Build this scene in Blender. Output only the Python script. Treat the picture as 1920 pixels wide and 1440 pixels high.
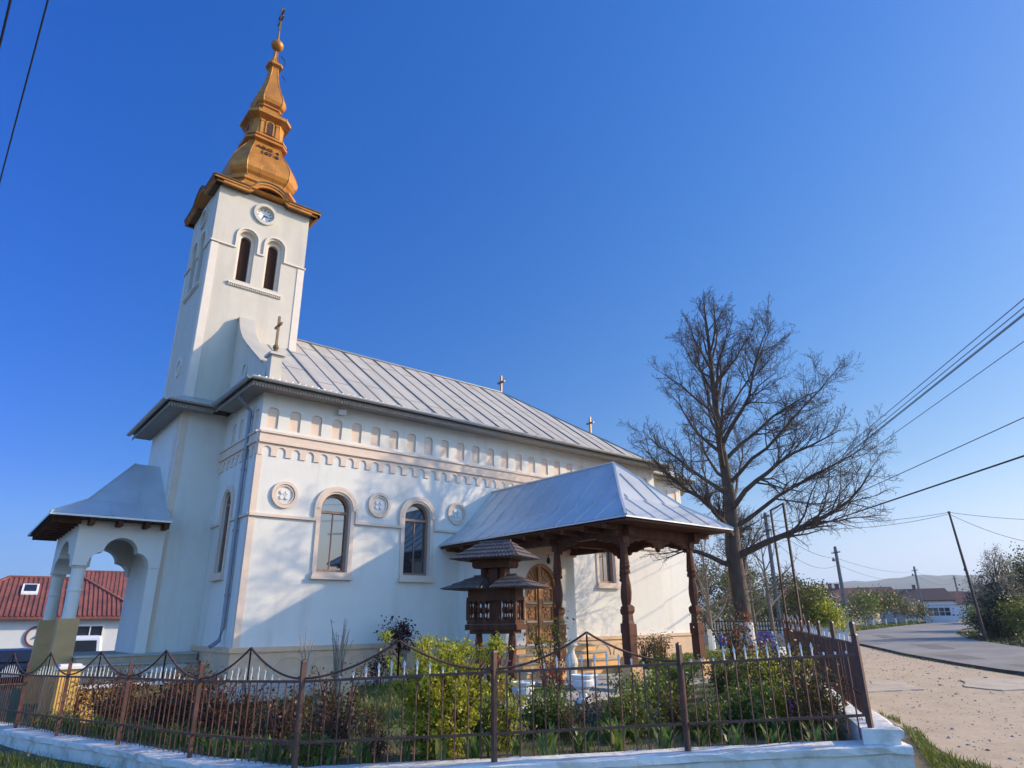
import bpy, math, random
import numpy as np
from math import sin, cos, pi, radians, sqrt, atan2, tan
from mathutils import Vector, Matrix
from mathutils.geometry import tessellate_polygon

for o in list(bpy.data.objects):
    bpy.data.objects.remove(o)
SC = bpy.context.scene
COL = SC.collection

# ------------------------------------------------------------------ camera, world, sun, exposure
YAW, PITCH, ROLL = radians(50.212), radians(19.966), radians(-0.6923)
_f = Vector((cos(PITCH) * cos(YAW), cos(PITCH) * sin(YAW), sin(PITCH)))
_r = Vector((sin(YAW), -cos(YAW), 0))
_u = _r.cross(_f)
_r2 = _r * cos(ROLL) + _u * sin(ROLL)
_u2 = -_r * sin(ROLL) + _u * cos(ROLL)
cam = bpy.data.cameras.new('camera')
cam.sensor_width = 36
cam.lens = 36 * 1229.03 / 1920
cam.clip_end = 6000
cam.clip_start = 0.05
cam_o = bpy.data.objects.new('camera', cam)
COL.objects.link(cam_o)
M3 = Matrix((_r2, _u2, -_f)).transposed()
cam_o.matrix_world = Matrix.Translation((0, 0, 1.6)) @ M3.to_4x4()
SC.camera = cam_o

SUN = Vector((1.65, -1.0, 0.929)).normalized()
SUN_EL = math.asin(SUN.z)
SUN_ROT = atan2(SUN.x, SUN.y)
world = bpy.data.worlds.new('World')
SC.world = world
world.use_nodes = True
wt = world.node_tree
wt.nodes.clear()
wo = wt.nodes.new('ShaderNodeOutputWorld')
wb = wt.nodes.new('ShaderNodeBackground')
sky = wt.nodes.new('ShaderNodeTexSky')
sky.sky_type = 'NISHITA'
sky.sun_disc = False
sky.sun_elevation = SUN_EL
sky.sun_rotation = SUN_ROT
sky.altitude = 200
sky.air_density = 1.0
sky.dust_density = 0.35
sky.ozone_density = 3.0
# atmosphere tint: paler and warmer towards the sun, deeper blue away from it and overhead
wg = wt.nodes.new('ShaderNodeTexCoord')


def vmath(op, a, b=None):
    n = wt.nodes.new('ShaderNodeVectorMath')
    n.operation = op
    for i, q in enumerate((a, b)):
        if q is None:
            continue
        if hasattr(q, 'is_linked'):
            wt.links.new(q, n.inputs[i])
        else:
            n.inputs[i].default_value = q
    return n.outputs['Value'] if op == 'DOT_PRODUCT' else n.outputs['Vector']


dsun = vmath('DOT_PRODUCT', wg.outputs['Generated'], tuple(SUN))
dup = vmath('DOT_PRODUCT', wg.outputs['Generated'], (0, 0, 1))
t1 = vmath('MULTIPLY', dsun, (0.88, 0.275, -0.18))
t2 = vmath('MULTIPLY', dup, (-0.216, 0.256, 0.837))
tint = vmath('ADD', vmath('ADD', t1, t2), (0.53, 0.55, 0.665))
tint = vmath('MAXIMUM', tint, (0.40, 0.47, 0.72))


def ramp(src, lo, hi):
    n = wt.nodes.new('ShaderNodeMapRange')
    n.interpolation_type = 'SMOOTHSTEP'
    n.inputs[1].default_value = lo
    n.inputs[2].default_value = hi
    wt.links.new(src, n.inputs[0])
    return n.outputs[0]


# fill added out of view: stronger glow round the sun, lighter anti-solar sky
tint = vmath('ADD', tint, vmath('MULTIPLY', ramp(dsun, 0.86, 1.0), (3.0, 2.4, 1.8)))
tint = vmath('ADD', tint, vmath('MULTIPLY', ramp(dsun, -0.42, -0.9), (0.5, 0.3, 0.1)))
# made-up sky fill behind the viewer, added to lift the shaded walls
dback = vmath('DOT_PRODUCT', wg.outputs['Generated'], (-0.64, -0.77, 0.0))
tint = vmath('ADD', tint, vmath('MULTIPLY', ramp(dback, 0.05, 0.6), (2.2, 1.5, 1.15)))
# pale haze along the horizon
haze_c = vmath('ADD', vmath('MULTIPLY', dsun, (1.95, 1.65, 0.7)), (1.65, 2.75, 4.65))
haze_f = ramp(dup, 0.20, -0.02)
hsv = wt.nodes.new('ShaderNodeHueSaturation')
hsv.inputs['Saturation'].default_value = 1.30
wt.links.new(sky.outputs[0], hsv.inputs['Color'])
hz = wt.nodes.new('ShaderNodeMix')
hz.data_type = 'RGBA'
wt.links.new(haze_f, hz.inputs[0])
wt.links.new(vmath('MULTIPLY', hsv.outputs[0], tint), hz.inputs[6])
wt.links.new(haze_c, hz.inputs[7])
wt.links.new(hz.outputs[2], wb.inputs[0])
wb.inputs[1].default_value = 0.15
wt.links.new(wb.outputs[0], wo.inputs[0])

sl = bpy.data.lights.new('sun', 'SUN')
sl.energy = 4.0
sl.angle = radians(0.53)
sl.color = (1.0, 0.80, 0.53)
so = bpy.data.objects.new('sun', sl)
so.rotation_euler = SUN.to_track_quat('Z', 'Y').to_euler()
COL.objects.link(so)
SC.view_settings.view_transform = 'Standard'
SC.view_settings.look = 'None'
SC.view_settings.exposure = 0.4
SC.view_settings.gamma = 1.0
SC.cycles.max_bounces = 6
SC.cycles.transparent_max_bounces = 4

# ------------------------------------------------------------------ materials
MATS = {}


def mat(name, col, rough=0.8, var=0.12, scale=6.0, bump=0.0, bscale=40.0, metal=0.0, spec=0.5,
        col2=None, c2scale=1.5, c2lo=0.45, c2hi=0.65, island=None, trans=0.0, stretch=None, ior=None, c2stretch=None):
    """Procedural: base colour with fine noise, optional second colour in patches, optional per-leaf variation."""
    if name in MATS:
        return MATS[name]
    m = bpy.data.materials.new(name)
    m.use_nodes = True
    nt = m.node_tree
    N, L = nt.nodes, nt.links
    b = N['Principled BSDF']
    b.inputs['Roughness'].default_value = rough
    b.inputs['Metallic'].default_value = metal
    b.inputs['Specular IOR Level'].default_value = spec
    if ior:
        b.inputs['IOR'].default_value = ior
    tc = N.new('ShaderNodeTexCoord')
    src = tc.outputs['Object']
    if stretch:
        mp = N.new('ShaderNodeMapping')
        mp.inputs['Scale'].default_value = stretch
        L.new(src, mp.inputs[0])
        src = mp.outputs[0]
    nz = N.new('ShaderNodeTexNoise')
    nz.inputs['Scale'].default_value = scale
    nz.inputs['Detail'].default_value = 5
    L.new(src, nz.inputs['Vector'])
    cr = N.new('ShaderNodeValToRGB')
    cr.color_ramp.elements[0].position = 0.25
    cr.color_ramp.elements[1].position = 0.75
    lo = [max(0, c * (1 - var)) for c in col]
    hi = [min(1, c * (1 + var)) for c in col]
    cr.color_ramp.elements[0].color = (*lo, 1)
    cr.color_ramp.elements[1].color = (*hi, 1)
    L.new(nz.outputs[0], cr.inputs[0])
    out = cr.outputs[0]
    if col2:
        n2 = N.new('ShaderNodeTexNoise')
        n2.inputs['Scale'].default_value = c2scale
        n2.inputs['Detail'].default_value = 8
        n2.inputs['Roughness'].default_value = 0.6
        if c2stretch:
            mp2 = N.new('ShaderNodeMapping')
            mp2.inputs['Scale'].default_value = c2stretch
            L.new(tc.outputs['Object'], mp2.inputs[0])
            L.new(mp2.outputs[0], n2.inputs['Vector'])
        else:
            L.new(src, n2.inputs['Vector'])
        mr = N.new('ShaderNodeMapRange')
        mr.inputs[1].default_value = c2lo
        mr.inputs[2].default_value = c2hi
        L.new(n2.outputs[0], mr.inputs[0])
        mx = N.new('ShaderNodeMix')
        mx.data_type = 'RGBA'
        L.new(mr.outputs[0], mx.inputs[0])
        L.new(out, mx.inputs[6])
        mx.inputs[7].default_value = (*col2, 1)
        out = mx.outputs[2]
    if island:
        ge = N.new('ShaderNodeNewGeometry')
        ir = N.new('ShaderNodeValToRGB')
        els = ir.color_ramp.elements
        k = len(island)
        els[0].color = (*island[0], 1)
        els[1].position = 1
        els[1].color = (*island[-1], 1)
        for i in range(1, k - 1):
            e = els.new(i / (k - 1))
            e.color = (*island[i], 1)
        L.new(ge.outputs['Random Per Island'], ir.inputs[0])
        out = ir.outputs[0]
    L.new(out, b.inputs['Base Color'])
    if bump:
        nb = N.new('ShaderNodeTexNoise')
        nb.inputs['Scale'].default_value = bscale
        nb.inputs['Detail'].default_value = 6
        L.new(src, nb.inputs['Vector'])
        bp = N.new('ShaderNodeBump')
        bp.inputs['Strength'].default_value = bump
        bp.inputs['Distance'].default_value = 0.02
        L.new(nb.outputs[0], bp.inputs['Height'])
        L.new(bp.outputs[0], b.inputs['Normal'])
    if trans:
        tr = N.new('ShaderNodeBsdfTranslucent')
        L.new(out, tr.inputs[0])
        ms = N.new('ShaderNodeMixShader')
        ms.inputs[0].default_value = trans
        L.new(b.outputs[0], ms.inputs[1])
        L.new(tr.outputs[0], ms.inputs[2])
        L.new(ms.outputs[0], N['Material Output'].inputs[0])
    MATS[name] = m
    return m


WHITE = mat('white_plaster', (0.70, 0.675, 0.625), 0.9, 0.03, 3.0, 0.2, 40, col2=(0.56, 0.53, 0.47), c2scale=1.0, c2lo=0.52, c2hi=0.85, c2stretch=(2.2, 2.2, .35))
TOWERW = mat('cream_plaster', (0.60, 0.55, 0.465), 0.9, 0.04, 3.0, 0.15, 60, col2=(0.47, 0.43, 0.36), c2scale=1.0, c2lo=0.5, c2hi=0.85, c2stretch=(2.4, 2.4, .3))
PEACH = mat('peach_plaster', (0.70, 0.555, 0.445), 0.9, 0.05, 5, 0.1, 60)
SOCLE = mat('peach_socle', (0.66, 0.44, 0.27), 0.9, 0.08, 5, 0.2, 30, col2=(0.52, 0.40, 0.30), c2scale=2, c2lo=.45, c2hi=.7)
GREYSOC = mat('grey_peach_socle', (0.40, 0.34, 0.29), 0.9, 0.08, 5, 0.2, 30, col2=(0.32, 0.28, 0.25), c2scale=2)
ZINC = mat('grey_zinc_roof', (0.46, 0.43, 0.375), 0.65, 0.08, 2.0, 0.15, 3, metal=0.0, spec=.3, col2=(0.36, 0.335, 0.295), c2scale=1.0, c2lo=.4, c2hi=.75, c2stretch=(3.0, .6, .6))
PZINC = mat('blue_grey_porch_roof', (0.56, 0.58, 0.59), 0.42, 0.06, 2.0, metal=0.30, col2=(0.45, 0.47, 0.49), c2scale=1.1, c2lo=.4, c2hi=.75)
SEAM = mat('roof_seam', (0.20, 0.21, 0.23), 0.45, 0.1, 3, metal=0.3)
GUTTER = mat('gutter_metal', (0.42, 0.42, 0.42), 0.45, 0.08, 4, metal=0.4)
SOFFIT = mat('soffit_boards', (0.30, 0.27, 0.24), 0.8, 0.1, 8, stretch=(1, 1, 1))
OCHRE = mat('ochre_spire_metal', (0.50, 0.205, 0.026), 0.5, 0.18, 4.0, 0.15, 14, metal=0.3, col2=(0.30, 0.115, 0.02), c2scale=2.2, c2lo=.48, c2hi=.76)
OCHRED = mat('dark_ochre_lettering', (0.09, 0.035, 0.012), 0.6, 0.1)
BRONZE = mat('bronze_cross', (0.23, 0.15, 0.07), 0.45, 0.15, 8, metal=0.6)
DWOOD = mat('dark_carved_wood', (0.085, 0.030, 0.014), 0.7, 0.4, 9, 0.4, 30, spec=.2, stretch=(1, 1, 0.25))
RWOOD = mat('red_brown_wood', (0.105, 0.034, 0.018), 0.65, 0.35, 9, 0.35, 30, spec=.25, stretch=(1, 1, 0.25))
OWOOD = mat('orange_brown_door_wood', (0.34, 0.14, 0.035), 0.4, 0.25, 7, 0.2, 30, stretch=(1, 1, 0.2))
WINWOOD = mat('window_wood', (0.30, 0.17, 0.11), 0.5, 0.15, 8)
SHINGLE = mat('grey_wood_shingle', (0.12, 0.095, 0.085), 0.75, 0.3, 6, 0.3, 30, stretch=(1, 1, 0.3))
LOUVER = mat('louver_wood', (0.13, 0.055, 0.03), 0.6, 0.25, 8)
GLASS = mat('window_glass', (0.03, 0.036, 0.045), 0.03, 0.05, 1.0, spec=0.9, ior=1.9)
IRON = mat('brown_iron_paint', (0.10, 0.042, 0.030), 0.5, 0.25, 12, 0.1, 60, col2=(0.18, 0.066, 0.042), c2scale=6, c2lo=.5, c2hi=.7)
TIPW = mat('white_tip_paint', (0.62, 0.61, 0.59), 0.6, 0.05)
PLINTHW = mat('whitewashed_concrete', (0.74, 0.71, 0.65), 0.9, 0.06, 8, 0.9, 10, col2=(0.40, 0.36, 0.29), c2scale=3.0, c2lo=.50, c2hi=.74)
BARK = mat('dark_bark', (0.080, 0.058, 0.044), 0.9, 0.35, 10, 0.8, 22, stretch=(1, 1, 0.3))
LBARK = mat('grey_bark', (0.17, 0.13, 0.10), 0.9, 0.3, 12, 0.4, 30, stretch=(1, 1, 0.3))
CONC = mat('grey_concrete', (0.36, 0.34, 0.31), 0.95, 0.12, 6, 0.3, 30)
POLEC = mat('weathered_pole_concrete', (0.20, 0.18, 0.165), 0.95, 0.15, 6)
CREAMC = mat('cream_concrete', (0.62, 0.57, 0.46), 0.9, 0.08, 8, 0.2, 30)
WHITEC = mat('white_concrete', (0.74, 0.72, 0.70), 0.9, 0.06, 8, 0.2, 30)
DARKMET = mat('dark_rusty_metal', (0.05, 0.03, 0.028), 0.7, 0.3, 10)
WIRE = mat('black_cable', (0.015, 0.015, 0.02), 0.7, 0.05)


# ------------------------------------------------------------------ mesh helpers
ORG = {}


class MB:
    def __init__(s):
        s.v, s.f = [], []

    def add(s, vs, fs):
        n = len(s.v)
        s.v.extend([tuple(p) for p in vs])
        s.f.extend([tuple(i + n for i in f) for f in fs])
        return s

    def hexa(s, p):
        return s.add(p, [(0, 3, 2, 1), (4, 5, 6, 7), (0, 1, 5, 4), (1, 2, 6, 5), (2, 3, 7, 6), (3, 0, 4, 7)])

    def box(s, x0, x1, y0, y1, z0, z1):
        return s.hexa([(x0, y0, z0), (x1, y0, z0), (x1, y1, z0), (x0, y1, z0), (x0, y0, z1), (x1, y0, z1), (x1, y1, z1), (x0, y1, z1)])

    def beam(s, a, b, w, h, up=(0, 0, 1)):
        a, b = Vector(a), Vector(b)
        d = (b - a).normalized()
        up = Vector(up)
        if abs(d.dot(up)) > .99:
            up = Vector((1, 0, 0))
        sd = d.cross(up).normalized() * (w / 2)
        u = sd.cross(d).normalized() * (h / 2)
        return s.hexa([a - sd - u, a + sd - u, b + sd - u, b - sd - u, a - sd + u, a + sd + u, b + sd + u, b - sd + u])

    def prism(s, poly, mp, w0, w1):
        """poly: list of (u,v); extruded between w0 and w1 through mp(u,v,w)."""
        n = len(poly)
        tri = tessellate_polygon([[Vector((u, v, 0)) for u, v in poly]])
        vs = [mp(u, v, w0) for u, v in poly] + [mp(u, v, w1) for u, v in poly]
        fs = [t for t in tri] + [tuple(i + n for i in t[::-1]) for t in tri]
        fs += [(i, (i + 1) % n, (i + 1) % n + n, i + n) for i in range(n)]
        return s.add(vs, fs)

    def plate(s, outer, holes, mp, w, depth):
        """flat face with holes; each hole gets a reveal 'depth' deep."""
        loops = [[Vector((u, v, 0)) for u, v in outer]] + [[Vector((u, v, 0)) for u, v in h] for h in holes]
        tri = tessellate_polygon(loops)
        flat = [p for l in loops for p in l]
        s.add([mp(p.x, p.y, w) for p in flat], [t for t in tri])
        for k, h in enumerate(holes):
            d = depth[k] if isinstance(depth, (list, tuple)) else depth
            n = len(h)
            s.add([mp(u, v, w) for u, v in h] + [mp(u, v, w - d) for u, v in h],
                  [(i, (i + 1) % n, (i + 1) % n + n, i + n) for i in range(n)])
        return s

    def ribbon(s, path, hw, mp, w0, w1, closed=False):
        n = len(path)
        P = [Vector(p) for p in path]
        Lp, Rp = [], []
        for i in range(n):
            if closed:
                a, b = P[i - 1], P[(i + 1) % n]
                d1, d2 = (P[i] - a).normalized(), (b - P[i]).normalized()
            else:
                d1 = (P[i] - P[i - 1]).normalized() if i > 0 else (P[1] - P[0]).normalized()
                d2 = (P[i + 1] - P[i]).normalized() if i < n - 1 else d1
            nn = Vector((-(d1.y + d2.y), d1.x + d2.x))
            if nn.length < 1e-6:
                nn = Vector((-d1.y, d1.x))
            nn.normalize()
            k = max(0.35, nn.dot(Vector((-d1.y, d1.x))))
            o = nn * (hw / k)
            Lp.append(P[i] + o)
            Rp.append(P[i] - o)
        vs = []
        for i in range(n):
            vs += [mp(*Rp[i], w0), mp(*Lp[i], w0), mp(*Lp[i], w1), mp(*Rp[i], w1)]
        fs = []
        for i in range(n if closed else n - 1):
            a, b = 4 * i, 4 * ((i + 1) % n)
            for j in range(4):
                fs.append((a + j, a + (j + 1) % 4, b + (j + 1) % 4, b + j))
        if not closed:
            fs += [(3, 2, 1, 0), (4 * n - 4, 4 * n - 3, 4 * n - 2, 4 * n - 1)]
        return s.add(vs, fs)

    def tube(s, pts, rad, n=6, cap=True):
        P = [Vector(p) for p in pts]
        m = len(P)
        if not hasattr(rad, '__len__'):
            rad = [rad] * m
        vs, fs = [], []
        ref = Vector((0.13, 0.27, 1))
        for i in range(m):
            d = (P[min(i + 1, m - 1)] - P[max(i - 1, 0)])
            d = d.normalized() if d.length > 1e-9 else Vector((0, 0, 1))
            a = d.cross(ref)
            if a.length < .1:
                a = d.cross(Vector((1, 0.2, 0)))
            a.normalize()
            b = d.cross(a)
            for k in range(n):
                t = 2 * pi * k / n
                vs.append(P[i] + (a * cos(t) + b * sin(t)) * rad[i])
        for i in range(m - 1):
            for k in range(n):
                fs.append((i * n + k, i * n + (k + 1) % n, (i + 1) * n + (k + 1) % n, (i + 1) * n + k))
        if cap:
            fs += [tuple(range(n - 1, -1, -1)), tuple((m - 1) * n + k for k in range(n))]
        return s.add(vs, fs)

    def lathe(s, prof, n=12, c=(0, 0), sx=1, sy=1, rot=0.0):
        vs, fs = [], []
        m = len(prof)
        for r, z in prof:
            for k in range(n):
                t = 2 * pi * k / n + rot
                vs.append((c[0] + r * cos(t) * sx, c[1] + r * sin(t) * sy, z))
        for i in range(m - 1):
            for k in range(n):
                fs.append((i * n + k, i * n + (k + 1) % n, (i + 1) * n + (k + 1) % n, (i + 1) * n + k))
        fs += [tuple(range(n - 1, -1, -1)), tuple((m - 1) * n + k for k in range(n))]
        return s.add(vs, fs)

    def rings(s, R, cap=True):
        n = len(R[0])
        vs = [p for r in R for p in r]
        fs = []
        for i in range(len(R) - 1):
            for k in range(n):
                fs.append((i * n + k, i * n + (k + 1) % n, (i + 1) * n + (k + 1) % n, (i + 1) * n + k))
        if cap:
            fs += [tuple(range(n - 1, -1, -1)), tuple((len(R) - 1) * n + k for k in range(n))]
        return s.add(vs, fs)

    def ball(s, c, r, n=10, m=7, sz=1.0):
        return s.lathe([(max(1e-3, r * sin(pi * i / m)), c[2] - r * cos(pi * i / m) * sz) for i in range(m + 1)], n, c)

    def build(s, name, m, parent=None, smooth=False, base=None):
        me = bpy.data.meshes.new(name)
        o = bpy.data.objects.new(name, me)
        org = Vector((0, 0, 0))
        if parent is not None:
            org = ORG[parent.name]
        elif base is not None:
            org = Vector(base)
        vs = [(p[0] - org.x, p[1] - org.y, p[2] - org.z) for p in s.v]
        me.from_pydata(vs, [], s.f)
        me.materials.append(m)
        if smooth:
            me.polygons.foreach_set('use_smooth', [True] * len(me.polygons))
        me.update()
        COL.objects.link(o)
        ORG[o.name] = org
        if parent is not None:
            o.parent = parent
        elif base is not None:
            o.location = org
        return o


def tag(o, label=None, cat=None, group=None, kind=None):
    if label: o['label'] = label
    if cat: o['category'] = cat
    if group: o['group'] = group
    if kind: o['kind'] = kind
    return o


def thing(name, loc, label, cat, group=None, rotz=0.0):
    o = bpy.data.objects.new(name, None)
    COL.objects.link(o)
    o.location = loc
    o.rotation_euler = (0, 0, rotz)
    o.empty_display_size = 0.2
    ORG[o.name] = Vector(loc)
    return tag(o, label, cat, group)


def local_thing(name, loc, label, cat, group=None, rotz=0.0):
    """children of this one are built in its own coordinates"""
    o = thing(name, loc, label, cat, group, rotz)
    ORG[o.name] = Vector((0, 0, 0))
    return o


def copy_tree(o, loc=None, rotz=None, scale=None, label=None, group=None, parent=None):
    c = o.copy()
    COL.objects.link(c)
    if parent is not None: c.parent = parent
    if loc is not None: c.location = loc
    if rotz is not None: c.rotation_euler = (0, 0, rotz)
    if scale is not None: c.scale = scale if hasattr(scale, '__len__') else (scale,) * 3
    if label: c['label'] = label
    if group: c['group'] = group
    for ch in list(o.children):
        copy_tree(ch, parent=c)
    return c


def arch(c, half, bottom, spring, n=12):
    """closed outline of an arched opening"""
    pts = [(c - half, bottom), (c + half, bottom)]
    for i in range(n + 1):
        t = pi * i / n
        pts.append((c + half * cos(t), spring + half * sin(t)))
    return pts


def arc_path(c, r, z, n=12, a0=pi, a1=0.0):
    return [(c + r * cos(a0 + (a1 - a0) * i / n), z + r * sin(a0 + (a1 - a0) * i / n)) for i in range(n + 1)]


def circle(c, z, r, n=24):
    return [(c + r * cos(2 * pi * i / n), z + r * sin(2 * pi * i / n)) for i in range(n)]


def sm(t):
    t = min(1.0, max(0.0, t))
    return t * t * (3 - 2 * t)


def ground_z(x, y):
    s = x * .88 + y * .475
    return .011 * max(0.0, s - 14) * sm((x - 8) / 10) - (.30 * sm((y - 4) / 12) + .30 * sm((y - 18) / 14)) * sm((9 - x) / 6)


# ------------------------------------------------------------------ setting: ground, yard, road, dirt, hill
GRASSG = mat('grassy_ground', (0.075, 0.085, 0.03), 0.95, 0.3, 2.5, 0.6, 20, col2=(0.17, 0.135, 0.085), c2scale=0.6, c2lo=.42, c2hi=.62)
DIRT = mat('dry_dirt', (0.49, 0.375, 0.245), 0.95, 0.08, 5, 0.5, 9, col2=(0.40, 0.305, 0.20), c2scale=1.4, c2lo=.45, c2hi=.72)
ASPH = mat('worn_asphalt', (0.215, 0.20, 0.175), 0.85, 0.16, 10, 0.5, 50, col2=(0.28, 0.262, 0.23), c2scale=0.5, c2lo=.42, c2hi=.6, c2stretch=(.45, 1.1, 1))
ASPHE = mat('shaded_asphalt_edge', (0.045, 0.042, 0.04), 0.95, 0.3, 14, 0.5, 30)  # asphalt darkened to carry the shade on the step face
SOIL = mat('garden_soil', (0.15, 0.105, 0.065), 0.95, 0.3, 8, 0.8, 14, col2=(0.10, 0.125, 0.035), c2scale=1.2, c2lo=.45, c2hi=.6)
LAWN = mat('yard_lawn', (0.10, 0.125, 0.03), 0.95, 0.3, 3, 0.6, 20, col2=(0.15, 0.13, 0.07), c2scale=1.0, c2lo=.5, c2hi=.7)
PAVE = mat('pavement_concrete', (0.42, 0.40, 0.36), 0.95, 0.1, 6, 0.4, 20, col2=(0.33, 0.31, 0.28), c2scale=1.4)
HILLM = mat('hillside', (0.075, 0.10, 0.055), 0.95, 0.3, 0.02, col2=(0.13, 0.12, 0.07), c2scale=0.012, c2lo=.45, c2hi=.6)


def sheet(name, poly, zf, m, step=1.0, kind='structure', skirt=0.0):
    """ground-following sheet inside polygon: clipped grid"""
    import bmesh
    bm = bmesh.new()
    xs = [p[0] for p in poly]
    ys = [p[1] for p in poly]
    tri = tessellate_polygon([[Vector((x, y, 0)) for x, y in poly]])
    vs = [bm.verts.new((x, y, 0)) for x, y in poly]
    for t in tri:
        try:
            bm.faces.new([vs[i] for i in t])
        except ValueError:
            pass
    for ax, lo, hi in ((0, min(xs), max(xs)), (1, min(ys), max(ys))):
        k = lo + step
        while k < hi:
            co = (k, 0, 0) if ax == 0 else (0, k, 0)
            no = (1, 0, 0) if ax == 0 else (0, 1, 0)
            bmesh.ops.bisect_plane(bm, geom=bm.verts[:] + bm.edges[:] + bm.faces[:], plane_co=co, plane_no=no)
            k += step
    for v in bm.verts:
        v.co.z = zf(v.co.x, v.co.y)
    if skirt:
        be = [e for e in bm.edges if e.is_boundary]
        r = bmesh.ops.extrude_edge_only(bm, edges=be)
        for v in [g for g in r['geom'] if isinstance(g, bmesh.types.BMVert)]:
            v.co.z -= skirt
    me = bpy.data.meshes.new(name)
    bmesh.ops.recalc_face_normals(bm, faces=bm.faces[:])
    bm.to_mesh(me)
    bm.free()
    me.materials.append(m)
    o = bpy.data.objects.new(name, me)
    COL.objects.link(o)
    ORG[o.name] = Vector((0, 0, 0))
    if kind: o['kind'] = kind
    return o


# one sheet to the horizon (radial rings round the camera's street corner)
gb = MB()
rr = [0.0, 1, 2, 3, 4, 5, 6, 7, 8, 9, 10, 11.5, 13, 15, 17, 19, 22, 25, 28, 32, 36, 41, 47, 54, 62, 72, 84, 100, 130, 180, 260, 400, 700, 1200, 2500]
NA = 96
gv = []
for r in rr:
    for k in range(NA):
        a = 2 * pi * k / NA
        x, y = r * cos(a), r * sin(a)
        rc = min(r, 130.0)
        gv.append((x, y, ground_z(rc * cos(a), rc * sin(a))))
gf = [(i * NA + k, i * NA + (k + 1) % NA, (i + 1) * NA + (k + 1) % NA, (i + 1) * NA + k) for i in range(len(rr) - 1) for k in range(NA)]
gb.add(gv, gf)
tag(gb.build('ground', GRASSG, smooth=True), kind='structure')

# fence line (foot of every post): street corner first, then along the front and up the left side
FP = [(7.92, 3.60, .36), (6.51, 4.94, .28), (4.81, 6.14, .23), (3.25, 7.58, .15), (2.74, 9.56, .08), (2.33, 11.57, .04), (1.84, 13.57, -.01), (1.47, 15.59, -.06), (1.10, 17.6, -.10)]
SD = Vector((0.85, 0.527, 0))            # side fence runs along the street
SP = [Vector((7.92, 3.60, .52)) + Vector((0.10, 0.02, 0)) + SD * (2.05 * i + .25) for i in range(0, 9)]


def yard_z(x, y):
    """raised churchyard: follows the plinth, climbs to the pavement at the porch"""
    ys, zs = (6.14, 7.58, 9.56, 11.57, 13.57, 15.59, 18.0), (0.0, -.08, -.15, -.19, -.24, -.29, -.33)
    left = float(np.interp(y, ys, zs)) * sm((8.0 - x) / 3.5)
    return 0.22 + left + 0.18 * sm((x + y - 14.3) / 3) * sm((x - 2.6) / 3)


inn = [(7.92 - .02, 3.60 + .16), (6.60, 5.06), (4.92, 6.26), (3.40, 7.66), (2.90, 9.60), (2.49, 11.6), (2.0, 13.6), (1.63, 15.6), (1.2, 17.7), (0.6, 26)]
yard_poly = inn + [(26, 30), (33.0, 19.4), (26.3, 15.2), (8.15, 3.93)]
sheet('churchyard_ground', yard_poly, yard_z, LAWN, 1.0, skirt=.5)
bed = [(7.9, 3.8), (6.62, 5.08), (4.94, 6.28), (3.42, 7.68), (2.92, 9.62), (2.5, 11.6), (2.02, 13.6), (1.7, 15.4), (3.0, 15.4), (3.6, 12.5), (4.6, 9.8), (6.6, 8.3), (8.4, 8.3), (9.2, 7.6), (11.5, 7.5), (13.2, 8.0), (15.2, 8.2), (14.4, 7.9), (8.3, 4.1)]
sheet('garden_bed', bed, lambda x, y: yard_z(x, y) + .012, SOIL, 0.6, skirt=.2)
sheet('porch_pavement', [(9.6, 8.72), (13.7, 8.72), (14.0, 15), (9.4, 15)], lambda x, y: 0.455, PAVE, 3, skirt=.16)
sheet('church_walkway', [(4.2, 13.6), (9.3, 13.6), (9.3, 15.0), (4.2, 15.0)], lambda x, y: 0.44, PAVE, 3, skirt=.2)
sheet('garden_path', [(7.2, 7.9), (9.3, 8.3), (9.3, 9.3), (6.9, 8.8)], lambda x, y: 0.43, PAVE, 1, skirt=.1)

# dirt verge, road slab and its broken edge
road_poly = [(-10, -34), (2, -14), (14.5, -1.0), (18.5, 2.6), (22.94, 6.1), (23.5, 6.75), (25.47, 8.43), (29.39, 11.5), (33.27, 14.1), (38.16, 17.49), (46, 22.5), (52, 25.0), (56.14, 25.57), (65.33, 27.35),
             (77.4, 29.7), (93.9, 32.34), (104.3, 33.3), (125, 35), (125, 28), (100, 26.2), (72.15, 21.49), (65.18, 20.74), (55.5, 18.1), (51.77, 16.83), (48.5, 15.2), (44.64, 13.86), (41.12, 12.09), (36.24, 9.4), (30, 5.4), (22, -2), (8, -17), (-2, -34)]
sheet('road', road_poly, lambda x, y: ground_z(x, y) + .085, ASPH, 2.5)
# thickness of the asphalt: ragged step above the dirt, its shade put into the colour
eb = MB()
rng = random.Random(4)
near = road_poly[2:11]
pts = []
for a, b in zip(near[:-1], near[1:]):
    n = max(2, int(sqrt((a[0] - b[0]) ** 2 + (a[1] - b[1]) ** 2) / .35))
    for i in range(n):
        t = i / n
        pts.append((a[0] + (b[0] - a[0]) * t, a[1] + (b[1] - a[1]) * t))
vs, fs = [], []
for i, (x, y) in enumerate(pts):
    j = rng.uniform(-.05, .05)
    z = ground_z(x, y)
    vs += [(x - .02, y + .02, z + .083), (x - .07 + j, y + .07 - j, z + .01), (x - .12 + j, y + .14 - j, z + .004)]
for i in range(len(pts) - 1):
    a, b = 3 * i, 3 * i + 3
    fs += [(a, b, b + 1, a + 1), (a + 1, b + 1, b + 2, a + 2)]
eb.add(vs, fs)
tag(eb.build('road_edge', ASPHE), kind='structure')
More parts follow.
